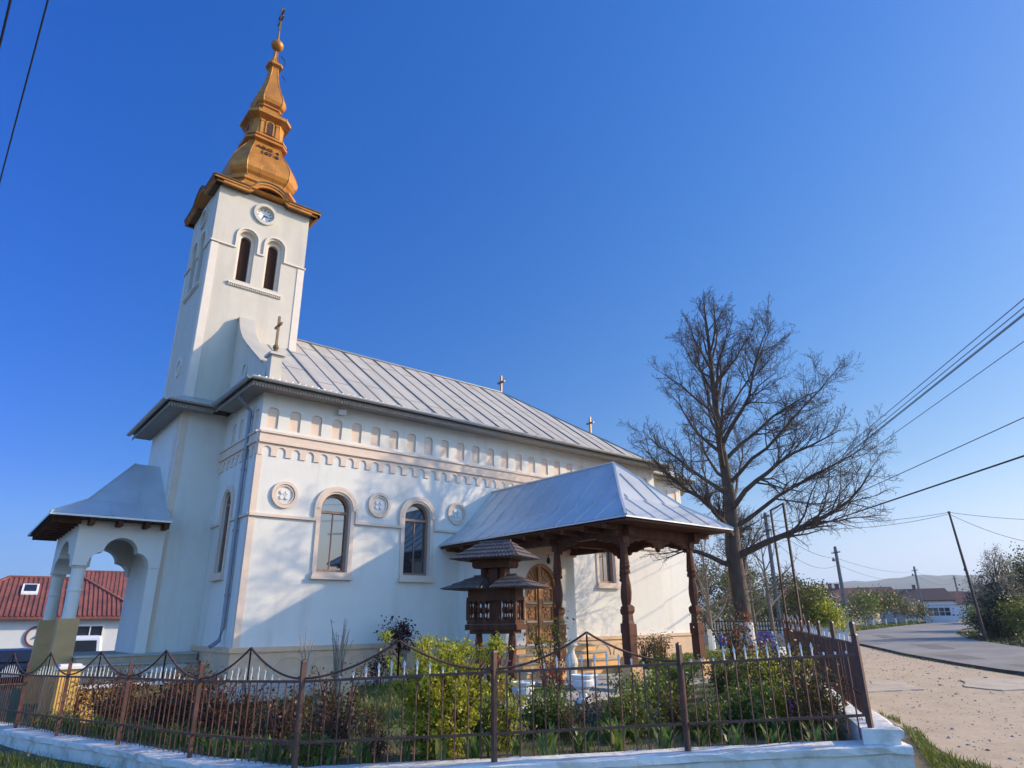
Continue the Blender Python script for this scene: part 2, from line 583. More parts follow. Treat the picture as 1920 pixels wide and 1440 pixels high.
sheet('dirt_path', [(8.9, 2.2), (9.75, 3.5), (11.6, 4.75), (13.1, 5.9), (12.6, 6.3), (14.1, 7.25), (20, 10.9), (25, 14.0), (31, 17.0), (37, 18.6), (39.0, 18.2), (33.5, 14.5), (29.5, 11.7), (25.6, 8.7), (23.3, 6.8), (18.2, 2.5), (14.3, -.9), (12.5, -3)],
      lambda x, y: ground_z(x, y) + .006, DIRT, 1.0)
SLAB = mat('old_concrete_slab', (0.50, 0.41, 0.30), 0.95, 0.1, 5, 0.5, 14, col2=(0.38, 0.32, 0.25), c2scale=2)


def slab(name, poly, h):
    sb = MB()
    rg = random.Random(len(poly))
    out = []
    for i, p in enumerate(poly):
        q = poly[(i + 1) % len(poly)]
        for k in range(5):
            t = k / 5
            out.append((p[0] + (q[0] - p[0]) * t + rg.uniform(-.05, .05), p[1] + (q[1] - p[1]) * t + rg.uniform(-.05, .05)))
    sb.prism(out, lambda u, v, w: (u, v, ground_z(u, v) + w), -.05, h)
    return tag(sb.build(name, SLAB), kind='structure')


slab('concrete_pavement', [(18.6, 9.2), (19.07, 7.71), (17.46, 6.58), (16.1, 7.4)], .03)
slab('broken_pavement', [(20.54, 6.81), (21.2, 6.3), (21.3, 5.6), (19.39, 4.7), (18.3, 5.3), (18.61, 6.15)], .03)

# distant hill ridge
hb = MB()
hv, hf = [], []
NH = 60
for i in range(NH):
    a = radians(2 + 46 * i / (NH - 1))
    top = 74 * sm(1.15 - abs(a - radians(12)) / radians(36)) * (1 + .03 * sin(i * .9) + .02 * sin(i * 2.3)) + 6
    for (r, z) in ((1000, -2), (1250, top * .55), (1600, top), (2200, top * .6)):
        hv.append((r * cos(a), r * sin(a), z))
for i in range(NH - 1):
    for k in range(3):
        a = 4 * i + k
        hf.append((a, a + 4, a + 5, a + 1))
hb.add(hv, hf)
tag(hb.build('hill', HILLM, smooth=True), kind='structure')

# ------------------------------------------------------------------ the church
YC = 19.35
church = thing('church', (4.86, 15.0, 0.4), 'white village church with ochre onion spire, grey metal roof and wooden side porch', 'church')
YB = 2 * YC - 15.0


def mS(y):          # a wall facing the street (-Y): u = X, v = Z
    return lambda u, v, w: (u, y - w, v)


def mW(x):          # a wall facing west (-X): u = Y
    return lambda u, v, w: (x - w, u, v)


def mE(x):
    return lambda u, v, w: (x + w, u, v)


def mN(y):
    return lambda u, v, w: (u, y + w, v)


Z0, ZE = 1.16, 6.84
ZB0, ZB1, ZA0 = 5.63, 5.81, 5.29
frz, sunk, walls = MB(), MB(), MB()


def niche_row(u0, u1, first, pitch, half=.135):
    out = []
    c = first
    while c + half < u1 - .08:
        if c - half > u0 + .05:
            # flat-topped niche with rounded shoulders
            q = [(c - half, 5.95), (c + half, 5.95), (c + half, 6.36)]
            for i in range(1, 6):
                t = (pi / 2) * i / 5
                q.append((c + half - .09 + .09 * cos(t), 6.36 + .09 * sin(t)))
            for i in range(5):
                t = pi / 2 + (pi / 2) * i / 5
                q.append((c - half + .09 + .09 * cos(t), 6.36 + .09 * sin(t)))
            q.append((c - half, 6.36))
            out.append(q)
        c += pitch
    return out


def frieze(mp, u0, u1, a0, pitch=.3495):
    # hanging arcade under the belt + two-step belt moulding
    cs = []
    c = a0
    while c + .1 < u1 - .03:
        if c - .1 > u0 + .03:
            cs.append(c)
        c += pitch
    poly = [(u0, ZB0), (u0, ZA0)]
    for c in cs:
        poly.append((c - .1, ZA0))
        for i in range(9):
            t = pi - pi * i / 8
            poly.append((c + .1 * cos(t), 5.41 + .1 * sin(t)))
        poly.append((c + .1, ZA0))
    poly += [(u1, ZA0), (u1, ZB0)]
    frz.prism(poly, mp, 0.0, .028)
    frz.prism([(u0, ZB0 + .002), (u1, ZB0 + .002), (u1, ZB1), (u0, ZB1)], mp, 0.0, .05)
    frz.prism([(u0, ZB1 + .002), (u1, ZB1 + .002), (u1, ZB1 + .05), (u0, ZB1 + .05)], mp, 0.0, .085)
    frz.prism([(u0, ZB0 - .05), (u1, ZB0 - .05), (u1, ZB0), (u0, ZB0)], mp, 0.03, .075)


NW = [6.9, 9.2, 11.5, 13.95, 16.4]
WH, WB, WSP = .39, 2.75, 4.2
nave_n = niche_row(4.86, 19.2, 5.13, .5415)
holes = [arch(c, WH, WB, WSP, 14) for c in NW if c not in (11.5,)]
nw = len(holes)
walls.plate([(4.86, Z0), (19.2, Z0), (19.2, ZE), (4.86, ZE)], holes + nave_n, mS(15.0), 0.0, [.2] * nw + [.035] * len(nave_n))
for q in nave_n:
    sunk.prism(q, mS(15.0), -.06, -.034)
frieze(mS(15.0), 4.86, 19.2, 5.065)
# west nave wall
wn = niche_row(15.0, 17.7, 15.32, .5415)
wh = [arch(16.62, .27, 2.75, 4.4, 12)]
walls.plate([(15.0, Z0), (17.7, Z0), (17.7, ZE), (15.0, ZE)], wh + wn, mW(4.86), 0.0, [.14] + [.035] * len(wn))
for q in wn:
    sunk.prism(q, mW(4.86), -.06, -.034)
frieze(mW(4.86), 15.0, 17.7, 15.2)
# altar apse
an = niche_row(19.2, 22.1, 19.5, .5415)
walls.plate([(19.2, Z0), (22.1, Z0), (22.1, ZE), (19.2, ZE)], an, mS(16.0), 0.0, [.035] * len(an))
for q in an:
    sunk.prism(q, mS(16.0), -.06, -.034)
frieze(mS(16.0), 19.2, 22.1, 19.4)
# remaining walls
walls.add([(19.2, 15, .4), (19.2, 16, .4), (19.2, 16, ZE), (19.2, 15, ZE)], [(0, 1, 2, 3)])
apx = [(22.1, 16.0), (24.0, 17.9), (24.0, 20.8), (22.1, 22.7), (19.2, 22.7), (19.2, YB), (4.86, YB), (4.86, 21.0)]
for a, b in zip(apx[:-1], apx[1:]):
    walls.add([(*a, .4), (*b, .4), (*b, ZE), (*a, ZE)], [(0, 1, 2, 3)])
# narthex under the tower
NF, NBK, NXW = 17.7, 21.0, 3.77
walls.box(NXW, 4.87, NF, NBK, .95, ZE)
walls.build('wall', WHITE, church)
frz.build('frieze', PEACH, church)
sunk.build('blind_niche_row', PEACH, church)
# corner strips
cs = MB()
for y0, y1, x in ((15.0, 15.14, 4.86), (NF, NF + .2, NXW)):
    cs.box(x - .012, x + .13, y0 - .012, y0 + .1, 1.16, ZA0 if x > 4 else 6.8)
cs.box(NXW - .012, NXW + .02, NF + .25, NF + .5, 1.1, 6.8)
cs.build('corner_strip', PEACH, church)

# socle with moulded top
sb = MB()
for (x0, x1, y) in ((4.80, 19.26, 14.94), (19.26, 22.16, 15.94)):
    sb.box(x0, x1, y, y + .12, .1, 1.06)
    sb.box(x0 - .04, x1 + .02, y - .04, y + .12, 1.062, 1.162)
sb.box(4.80, 4.92, 15.06, 17.64, .1, 1.06)
sb.box(4.76, 4.92, 15.06, 17.64, 1.062, 1.162)
# panels on the socle
c = 5.3
while c < 18.5:
    sb.ribbon(arc_path(c, .34, .62, 10) , .02, mS(14.94), 0, .018)
    c += .82
sb.build('socle', GREYSOC if False else SOCLE, church)

# string course that arches over the windows
st = MB()
path = [(4.84, 3.93)]
for c in NW:
    if c == 11.5:
        continue
    path += [(c - .53, 3.93)] + arc_path(c, .53, WSP, 14) + [(c + .53, 3.93)]
path.append((19.2, 3.93))
st.ribbon(path, .032, mS(15.0), 0, .06)
st.ribbon([(15.0, 3.93), (16.22, 3.93)] + arc_path(16.62, .40, 4.4, 10) + [(17.02, 3.93), (17.7, 3.93)], .03, mW(4.86), 0, .05)
st.build('string_course', PEACH, church)


def nave_window(c, mp, half, bot, spr, depth, label=None, dark=False):
    fr = MB()
    o = [(c - half + .03, bot + .03), (c + half - .03, bot + .03)] + [(c + (half - .03) * cos(pi * i / 14), spr + (half - .03) * sin(pi * i / 14)) for i in range(15)]
    fr.ribbon(o, .032, mp, -depth + .02, -depth + .09, closed=True)
    fr.ribbon([(c - half + .03, spr - .05), (c + half - .03, spr - .05)], .03, mp, -depth + .022, -depth + .085)
    fr.ribbon([(c, bot + .03), (c, spr - .05)], .012, mp, -depth + .02, -depth + .05)
    w = fr.build('window', WINWOOD, church)
    if label: w['label'] = label
    pn = MB()
    pn.prism(arch(c, half - .01, bot + .01, spr, 14), mp, -depth - .01, -depth + .03)
    pn.build('pane', GLASS, w)
    su = MB()
    su.ribbon([(c - half - .05, bot)] + arc_path(c, half + .05, spr, 14) + [(c + half + .05, bot)], .052, mp, 0, .035)
    su.ribbon(arc_path(c, half + .075, spr, 14), .03, mp, .03, .06)
    su.build('surround', PEACH, w)
    si = MB()
    si.prism([(c - half - .13, bot - .17), (c + half + .13, bot - .17), (c + half + .13, bot - .09), (c - half - .13, bot - .09)], mp, 0, .11)
    si.prism([(c - half - .10, bot - .088), (c + half + .10, bot - .088), (c + half + .10, bot - .005), (c - half - .10, bot - .005)], mp, 0, .085)
    si.build('sill', PEACH, w)


for c in NW:
    if c != 11.5:
        nave_window(c, mS(15.0), WH, WB, WSP, .19)
nave_window(16.62, mW(4.86), .27, 2.75, 4.4, .13)

# round medallions with a small cross
for c in (5.6, 8.05, 10.45, 15.1):
    md = MB()
    md.ribbon(circle(c, 4.43, .275), .035, mS(15.0), 0, .05, closed=True)
    md.ribbon(circle(c, 4.43, .21), .018, mS(15.0), 0, .03, closed=True)
    m_ = md.build('medallion', PEACH, church)
    r_ = MB()
    for k in range(4):
        a = pi / 4 + pi / 2 * k
        px, pz = c + .085 * cos(a), 4.43 + .085 * sin(a)
        r_.prism(circle(px, pz, .05, 10), mS(15.0), 0, .03)
    r_.prism(circle(c, 4.43, .02, 8), mS(15.0), 0, .03)
    r_.build('rosette', WHITEC, m_)

# ---- main roof
EY, EZ, KY, KZ, RZ = 14.45, 6.92, 15.05, 7.13, 10.25
EXW, EXE, RXE = 4.36, 19.75, 15.55
EYB, KYB = 2 * YC - EY, 2 * YC - KY
rf = MB()
rf.add([(EXW, EY, EZ), (EXE, EY, EZ), (EXE, EYB, EZ), (EXW, EYB, EZ),
        (4.95, KY, KZ), (EXE - .6, KY, KZ), (EXE - .6, KYB, KZ), (4.95, KYB, KZ),
        (RXE, YC, RZ), (4.95, YC, RZ)],
       [(0, 1, 5, 4), (1, 2, 6, 5), (2, 3, 7, 6), (4, 5, 8, 9), (5, 6, 8), (6, 7, 9, 8), (0, 4, 9, 7, 3)])
# west skirt wraps to the narthex eave
rf.add([(EXW, EY, EZ), (EXW, 17.2, EZ), (4.86, 17.2, KZ), (4.86, KY, KZ)], [(0, 1, 2, 3)])
# apse roof
AE = [(19.0, 15.5), (22.4, 15.5), (24.5, 17.6), (24.5, 21.1), (22.4, 23.2), (19.0, 23.2)]
rf.add([(x, y, 6.9) for x, y in AE] + [(20.62, YC, 9.43), (16.6, YC, 9.43)], [(0, 1, 6, 7), (1, 2, 6), (2, 3, 6), (3, 4, 6), (4, 5, 7, 6)])
# narthex skirt
NE = [(3.27, 17.2), (3.27, 21.5)]
rf.add([(EXW + .05, 17.2, EZ), (3.27, 17.2, EZ), (3.27, 21.5, EZ), (4.4, 21.5, EZ), (4.86, 18.0, 7.3), (3.81, 18.0, 7.3), (3.81, 20.7, 7.3), (4.86, 20.7, 7.3)],
       [(0, 1, 5, 4), (1, 2, 6, 5), (2, 3, 7, 6)])
roof = rf.build('roof', ZINC, church)
# standing seams
sm_ = MB()
k = 0
x = 5.19
while x < 19.1:
    hi = 1.0 if x < RXE else max(0.0, (EXE - .6 - x) / (EXE - .6 - RXE))
    p0, p1 = (x, EY + .02, EZ + .012), (x, KY, KZ + .012)
    p2 = (x, KY + (YC - KY) * hi, KZ + (RZ - KZ) * hi + .012)
    hgt = .05 if k % 2 == 0 else .006
    sm_.beam(p0, p1, .03, hgt)
    if hi > .02:
        sm_.beam(p1, p2, .03, hgt)
    x += .5775
    k += 1
rj = random.Random(12)
for kk in range(24):
    xx = 5.19 + kk * .5775
    for t in (rj.uniform(.15, .4), rj.uniform(.5, .9)):
        if xx + .57 > RXE and t > (EXE - 1.2 - xx) / (EXE - .6 - RXE):
            continue
        yy, zz = KY + (YC - KY) * t, KZ + (RZ - KZ) * t + .004
        sm_.beam((xx + .02, yy, zz), (xx + .555, yy, zz), .02, .008)
sm_.beam((4.95, YC, RZ + .01), (RXE, YC, RZ + .01), .12, .04)
sm_.beam((RXE, YC, RZ + .01), (EXE - .6, KY, KZ + .01), .06, .05)
sm_.beam((EXE - .6, KY, KZ + .01), (EXE, EY, EZ + .01), .06, .05)
for x in (19.9, 20.9, 21.9):
    h = 1.0 if x < 20.62 else (22.4 - x) / (22.4 - 20.62)
    sm_.beam((x, 15.5, 6.91), (x, 15.5 + (YC - 15.5) * h, 6.9 + 2.53 * h + .01), .03, .04)
sm_.build('roof_seam', SEAM, roof)
# soffit, fascia teeth, gutters
sf = MB()
sf.box(EXW + .06, EXE - .06, EY + .06, 15.02, 6.80, 6.86)
sf.box(EXW + .06, 4.90, 15.02, 17.15, 6.80, 6.86)
sf.box(3.33, 4.42, 17.26, 17.75, 6.80, 6.86)
sf.box(3.33, 3.80, 17.75, 21.4, 6.80, 6.86)
sf.box(19.2, 22.4, 15.56, 16.05, 6.79, 6.85)
sf.prism([(22.4, 15.56), (24.45, 17.6), (24.45, 21.0), (22.4, 23.1), (21.5, 22.5), (23.9, 20.8), (23.9, 17.9), (21.5, 16.0)], lambda u, v, w: (u, v, w), 6.79, 6.85)
# toothed trim under the eave edge
for i in range(int((EXE - EXW) / .07)):
    x = EXW + .05 + i * .07
    sf.box(x, x + .04, EY + .045, EY + .06, 6.74, 6.81)
for i in range(38):
    y = EY + .1 + i * .07
    sf.box(EXW + .045, EXW + .06, y, y + .04, 6.74, 6.81)
for i in range(17):
    x = 3.3 + i * .065
    sf.box(x, x + .04, 17.245, 17.26, 6.74, 6.81)
for i in range(60):
    y = 17.3 + i * .07
    sf.box(3.315, 3.33, y, y + .04, 6.74, 6.81)
sf.build('soffit', SOFFIT, church)


def gutter(mb, a, b, r=.065):
    a, b = Vector(a), Vector(b)
    d = (b - a).normalized()
    n = Vector((d.y, -d.x, 0))
    prof = [(r * cos(pi + pi * i / 8), r * sin(pi + pi * i / 8)) for i in range(9)]
    prof2 = [((r - .012) * cos(pi + pi * i / 8), (r - .012) * sin(pi + pi * i / 8)) for i in range(8, -1, -1)]
    pr = prof + prof2
    R = [[p + n * u + Vector((0, 0, v)) for u, v in pr] for p in (a, b)]
    mb.rings(R)


gt = MB()
gutter(gt, (EXW - .02, EY - .05, EZ), (EXE + .02, EY - .05, EZ))
gutter(gt, (EXW - .05, 17.15, EZ), (EXW - .05, EY - .03, EZ))
gutter(gt, (3.25, 17.15, EZ), (EXW, 17.15, EZ))
gutter(gt, (3.22, 21.5, EZ), (3.22, 17.15, EZ))
gutter(gt, (19.7, 15.45, 6.9), (22.45, 15.45, 6.9))
# snow guards: little bent hooks
for i in range(96):
    x = EXW + .12 + i * .16
    gt.beam((x, EY + .05, EZ + .03), (x + .08, EY + .08, EZ + .085), .012, .02)
    gt.beam((x + .08, EY + .08, EZ + .085), (x + .15, EY + .05, EZ + .03), .012, .02)
gt.build('gutter', GUTTER, church)
dp = MB()
dp.tube([(4.42, 15.55, 6.86), (4.5, 15.55, 6.7), (4.78, 15.6, 6.45), (4.79, 15.6, 1.55), (4.74, 15.58, 1.3), (4.55, 15.5, 1.18)], .045, 10)
for z in (2.2, 3.6, 5.0, 6.3):
    dp.lathe([(.058, z), (.058, z + .05)], 10, (4.785, 15.6))
dp.build('drain_pipe', mat('grey_drain_pipe', (0.25, 0.26, 0.30), 0.45, 0.1, 5, metal=.3), church)

# west gable parapet, its metal capping, the corner pier
pa = MB()
gp = [(15.0, 7.0), (15.12, 7.62), (15.30, 7.68), (15.45, 7.72), (16.27, 8.27), (16.85, 8.67), (17.2, 8.93), (17.45, 9.17), (17.62, 9.38), (17.74, 9.58), (17.82, 9.80), (18.02, 9.80), (18.02, 7.0)]
pa.prism(gp, mW(4.86), -.36, 0)
pa.ribbon(circle(16.75, 7.85, .2, 18), .03, mW(4.86), 0, .03, closed=True)
pa.build('gable_parapet', TOWERW, church)
cp = MB()
cp.ribbon(gp[2:11] + [(18.0, 9.82)], .022, mW(4.86), -.40, .04)
cp.build('parapet_capping', ZINC, church)
pr = MB()
pr.box(4.86, 5.12, 14.80, 15.10, 6.95, 7.70)
pr.box(4.80, 5.18, 14.74, 15.16, 7.70, 7.76)
pier = pr.build('corner_pier', TOWERW, church)


def cross(mb, x, y, z0, h, w, t, arms=(0.62,), axis='y'):
    mb.box(x - t, x + t, y - t, y + t, z0, z0 + h)
    for f in arms:
        z = z0 + h * f
        if axis == 'y':
            mb.box(x - t * .98, x + t * .98, y - w / 2, y + w / 2, z - t, z + t)
        else:
            mb.box(x - w / 2, x + w / 2, y - t * .98, y + t * .98, z - t, z + t)


cr = MB()
cr.lathe([(.07, 7.76), (.05, 7.88)], 10, (4.98, 14.94))
cr.ball((4.98, 14.94, 7.95), .075)
cross(cr, 4.98, 14.94, 8.0, .78, .42, .026, (.68,))
cr.build('cross', BRONZE, church)
for x, z, h in ((RXE, RZ, .72), (20.62, 9.43, .75)):
    c2 = MB()
    cross(c2, x, YC, z, h, .42, .035, (.62,))
    c2.build('cross', BRONZE, church)

# ---- tower
TX0, TX1, TY0, TY1 = 3.81, 6.57, 18.0, 20.7
TXC = 5.19
tw = MB()
tsun = MB()
lou = MB()
tst = MB()
clk_f, clk_r = [], []
for side, (mp, uc) in enumerate(((mS(TY0), TXC), (mW(TX0), YC), (mE(TX1), YC), (mN(TY1), TXC))):
    hw = (TX1 - TX0) / 2 if side in (0, 3) else (TY1 - TY0) / 2
    wc = (uc - .40, uc + .42)
    hs = [arch(c, .24, 11.02, 12.46, 12) for c in wc]
    ck = circle(uc, 13.46, .26, 24)
    z_lo = 6.9
    tw.plate([(uc - hw, z_lo), (uc + hw, z_lo), (uc + hw, 14.0), (uc - hw, 14.0)], hs + [ck], mp, 0, [.16, .16, .10])
    for c in wc:
        # splayed inner reveal and louvres
        tsun.plate(arch(c, .245, 11.01, 12.46, 12), [arch(c, .155, 11.02, 12.42, 12)], mp, -.13, .12)
        lou.prism(arch(c, .16, 11.0, 12.42, 10), mp, -.30, -.26)
        z = 11.05
        while z < 12.53:
            hh = .15 if z < 12.42 else max(.02, sqrt(max(0, .15 ** 2 - (z - 12.42) ** 2)))
            a = Vector(mp(c - hh, z, -.22))
            b = Vector(mp(c + hh, z, -.22))
            lou.hexa([mp(c - hh, z, -.16), mp(c + hh, z, -.16), mp(c + hh, z + .045, -.25), mp(c - hh, z + .045, -.25),
                      mp(c - hh, z + .012, -.16), mp(c + hh, z + .012, -.16), mp(c + hh, z + .057, -.25), mp(c - hh, z + .057, -.25)])
            z += .06
    # string course with hoods
    path = [(uc - hw - .03, 12.05)]
    for c in wc:
        path += [(c - .32, 12.05)] + arc_path(c, .32, 12.46, 12) + [(c + .32, 12.05)]
    path.append((uc + hw + .03, 12.05))
    tst.ribbon(path, .022, mp, 0, .05)
    tst.prism([(uc - .78, 10.86), (uc + .78, 10.86), (uc + .78, 10.92), (uc - .78, 10.92)], mp, 0, .07)
    for i in range(26):
        u = uc - .76 + i * .06
        tst.prism([(u, 10.80), (u + .03, 10.80), (u + .03, 10.858), (u, 10.858)], mp, 0, .05)
    # corner pilaster strips below the string
    for s_ in (-1, 1):
        u0 = uc + s_ * (hw - .2)
        u1 = uc + s_ * hw
        tst.prism([(min(u0, u1), 7.0), (max(u0, u1), 7.0), (max(u0, u1), 12.0), (min(u0, u1), 12.0)], mp, 0, .018)
    if side == 1:
        tst.ribbon(circle(uc, 8.5, .25, 20), .05, mp, 0, .03, closed=True)
tw.build('tower', TOWERW, church)
tst.build('tower_string_course', mat('pale_peach_trim', (0.72, 0.64, 0.55), 0.9, 0.05, 5), church)
bw = lou.build('belfry_louvers', LOUVER, church)
tsun.build('belfry_reveal', mat('pale_reveal', (0.74, 0.66, 0.57), 0.9, 0.05, 5), church)


def clock(mp, uc):
    fc = MB()
    fc.prism(circle(uc, 13.46, .255, 28), mp, -.12, -.08)
    f_ = fc.build('clock', mat('clock_face_white', (0.78, 0.78, 0.76), 0.5, 0.04, 12), church)
    rm = MB()
    rm.ribbon(circle(uc, 13.46, .31, 28), .045, mp, 0, .06, closed=True)
    rm.build('rim', TOWERW, f_)
    hd = MB()
    for k in range(12):
        a = pi / 2 - k * pi / 6
        q = (uc + .195 * cos(a), 13.46 + .195 * sin(a))
        d = .026 if k % 3 else .036
        hd.ribbon([(q[0] - d * cos(a), q[1] - d * sin(a)), (q[0] + d * cos(a), q[1] + d * sin(a))], .011, mp, -.078, -.074)
    for L_, a, w in ((.12, radians(-8), .014), (.18, radians(-112), .011)):
        hd.ribbon([(uc - .03 * cos(a), 13.46 - .03 * sin(a)), (uc + L_ * cos(a), 13.46 + L_ * sin(a))], w, mp, -.07, -.066)
    hd.build('hands_and_marks', WIRE, f_)


clock(mS(TY0), TXC)
clock(mW(TX0), YC)

# cornice that arches over each clock
co = MB()
co_d = MB()


def eave_path(uc, hw):
    r = .62
    p = [(uc - hw, 13.98), (uc - r, 13.98)]
    for i in range(1, 14):
        t = pi - pi * i / 14
        p.append((uc + r * cos(t) * .86, 13.98 + .36 * sin(t)))
    return p + [(uc + r, 13.98), (uc + hw, 13.98)]


for mp, uc, hw in ((mS(TY0), TXC, 1.62), (mW(TX0), YC, 1.59), (mE(TX1), YC, 1.59), (mN(TY1), TXC, 1.62)):
    ep = eave_path(uc, hw)
    co.ribbon(ep, .07, mp, .17, .24)
    co.ribbon([(u, z + .045) for u, z in ep], .03, mp, .20, .27)
    co_d.ribbon([(u, z - .03) for u, z in ep], .03, mp, -.02, .172)       # soffit boards
    co_d.ribbon([(u, z + .1) for u, z in ep], .018, mp, -.3, .29)          # roof metal over it
co.build('tower_cornice', OCHRE, church)
co_d.build('tower_eave_boards', mat('dark_eave_boards', (0.10, 0.055, 0.025), 0.7, 0.2, 6), church)

# spire: square with cut corners
sp = MB()
prof = [(1.64, 1.62, 14.05), (1.40, 1.05, 14.22), (1.18, .80, 14.42), (1.08, .68, 14.58), (1.04, .66, 14.68), (1.10, .70, 14.71), (1.10, .70, 14.80), (.98, .62, 14.83), (.92, .58, 14.92),
        (.94, .60, 15.0), (1.01, .64, 15.09), (1.07, .67, 15.22), (1.09, .68, 15.38), (1.06, .67, 15.56), (.98, .62, 15.78), (.86, .56, 16.02), (.74, .49, 16.26), (.63, .43, 16.46), (.56, .40, 16.60),
        (.555, .40, 16.67), (.68, .46, 16.69), (.68, .46, 16.76), (.59, .41, 16.785), (.59, .41, 16.83), (.66, .45, 16.85), (.66, .45, 16.91), (.51, .36, 16.94), (.495, .35, 17.62),
        (.55, .38, 17.66), (.71, .47, 17.72), (.71, .47, 17.83), (.63, .43, 17.87), (.52, .35, 17.97), (.41, .285, 18.09), (.345, .25, 18.20), (.335, .245, 18.28), (.385, .265, 18.30), (.385, .265, 18.36), (.35, .25, 18.38),
        (.45, .30, 18.45), (.50, .33, 18.57), (.485, .32, 18.73), (.41, .28, 18.97), (.31, .215, 19.25), (.22, .15, 19.6), (.165, .11, 19.95), (.14, .09, 20.25),
        (.14, .09, 20.32), (.25, .16, 20.36), (.25, .16, 20.44), (.17, .11, 20.48), (.11, .075, 20.62), (.07, .04, 20.85), (.045, .028, 21.1)]
R = []
for a, w, z in prof:
    R.append([(TXC + px, YC + py, z) for px, py in ((w, -a), (a, -w), (a, w), (w, a), (-w, a), (-a, w), (-a, -w), (-w, -a))])
sp.rings(R)
for k in range(8):                           # folded seams along the arrises
    sp.tube([R[i][k] for i in range(2, len(R))], .016, 4, cap=False)
for k, m_ in ((0, 7), (2, 3), (4, 5), (1, 6)):
    for f in (.33, .67):
        sp.tube([Vector(R[i][k]).lerp(Vector(R[i][m_]), f) for i in range(9, 19)], .007, 4, cap=False)
spire = sp.build('spire', OCHRE, church)
# lantern windows with pilasters
ln, lf = MB(), MB()
for mp, uc in ((mS(YC - .52), TXC), (mW(TXC - .52), YC), (mE(TXC + .52), YC), (mN(YC + .52), TXC)):
    ln.prism(arch(uc, .105, 17.06, 17.46, 8), mp, -.02, .012)
    for i in range(9):
        z = 17.08 + i * .05
        ln.prism([(uc - .1, z), (uc + .1, z), (uc + .1, z + .015), (uc - .1, z + .015)], mp, .012, .028)
    lf.ribbon([(uc - .125, 17.06)] + arc_path(uc, .125, 17.46, 8) + [(uc + .125, 17.06)], .022, mp, -.02, .035)
    for s_ in (-1, 1):
        lf.prism([(uc + s_ * .255 - .05, 17.02), (uc + s_ * .255 + .05, 17.02), (uc + s_ * .255 + .05, 17.5), (uc + s_ * .255 - .05, 17.5)], mp, -.02, .028)
        lf.prism([(uc + s_ * .255 - .07, 17.5), (uc + s_ * .255 + .07, 17.5), (uc + s_ * .255 + .07, 17.56), (uc + s_ * .255 - .07, 17.56)], mp, -.02, .045)
ln.build('lantern_louvers', LOUVER, spire)
lf.build('lantern_trim', OCHRE, spire)
# raised lettering on the street face of the lower bulb
slope = atan2(1.03 - .64, 16.46 - 15.56)


def letters(body, size, z, u0, m, parent):
    cu = bpy.data.curves.new('lettering', 'FONT')
    cu.body = body
    cu.size = size
    cu.extrude = .012
    cu.align_x = 'CENTER'
    t = bpy.data.objects.new('lettering', cu)
    COL.objects.link(t)
    a = float(np.interp(z + .09, [q[2] for q in prof], [q[0] for q in prof])) + .025
    a_up = float(np.interp(z + .2, [q[2] for q in prof], [q[0] for q in prof]))
    a_lo = float(np.interp(z, [q[2] for q in prof], [q[0] for q in prof]))
    slope = atan2(a_lo - a_up, .2)
    a += (a_lo - a_up) * .45
    R_ = Matrix.Rotation(-slope, 4, 'X') @ Matrix.Rotation(pi / 2, 4, 'X')
    org = ORG[parent.name]
    Mx = Matrix.Translation((u0, YC - a, z)) @ R_
    bpy.context.view_layer.update()
    me = bpy.data.meshes.new_from_object(t.evaluated_get(bpy.context.evaluated_depsgraph_get()))
    bpy.data.objects.remove(t)
    me.transform(Matrix.Translation(-org) @ Mx)
    me.materials.clear()
    me.materials.append(m)
    o = bpy.data.objects.new('lettering', me)
    COL.objects.link(o)
    o.parent = parent
    return o


letters('ABO 4', .27, 16.22, TXC - .02, OCHRED, spire)
letters('187·8', .27, 15.94, TXC + .02, OCHRED, spire)
fb = MB()
fb.ball((TXC, YC, 21.42), .22, 14, 10, .9)
fb.lathe([(.05, 21.6), (.03, 21.8), (.024, 22.2)], 8, (TXC, YC))
fb.build('spire_ball', OCHRE, spire, smooth=True)
fc_ = MB()
cross(fc_, TXC, YC, 22.15, 1.1, .55, .03, (.45, .72))
fc_.build('spire_cross', BRONZE, spire)
lw = MB()
lw.tube([(TXC + .15, YC - .1, 20.95), (TXC + .3, YC - .12, 20.8), (TXC + .33, YC - .12, 20.55)], .014, 5)
lw.tube([(TXC + .3, YC - .1, 20.1), (TXC + .42, YC - .1, 19.95)], .014, 5)
lw.build('wire_hook', WIRE, spire)

# ---- vestibule and its door
VX0, VX1, VY = 10.54, 12.92, 13.0
ve = MB()
DC, DH, DB, DS = 11.73, .56, 1.08, 2.46
ve.plate([(VX0, .45), (VX1, .45), (VX1, 3.56), (VX0, 3.56)], [arch(DC, DH, DB, DS, 14)], mS(VY), 0, .2)
for x in (VX0, VX1):
    ve.add([(x, VY, .45), (x, 15, .45), (x, 15, 3.56), (x, VY, 3.56)], [(0, 1, 2, 3)])
ve.build('vestibule', WHITE, church)
vb = MB()
vb.box(VX0 - .08, VX1 + .26, VY - .08, VY + .05, 3.32, 3.55)
vb.box(VX0 - .04, VX1 + .06, VY - .045, VY + .05, 3.22, 3.318)
vb.box(VX0 - .1, VX0 + .02, VY + .06, 15, 3.32, 3.55)
vb.build('vestibule_cornice', PEACH, church)
vs_ = MB()
vs_.box(VX0 - .05, DC - DH - .02, VY - .05, VY + .04, .45, 1.08)
vs_.box(DC + DH + .02, VX1 + .05, VY - .05, VY + .04, .45, 1.08)
vs_.box(VX0 - .05, VX0 + .04, VY + .05, 14.9, .45, 1.08)
vs_.build('vestibule_socle', SOCLE, church)
dr = MB()
dr.prism(arch(DC, DH - .005, DB, DS, 14), mS(VY), -.17, -.12)
door = dr.build('door', OWOOD, church)
dm = MB()
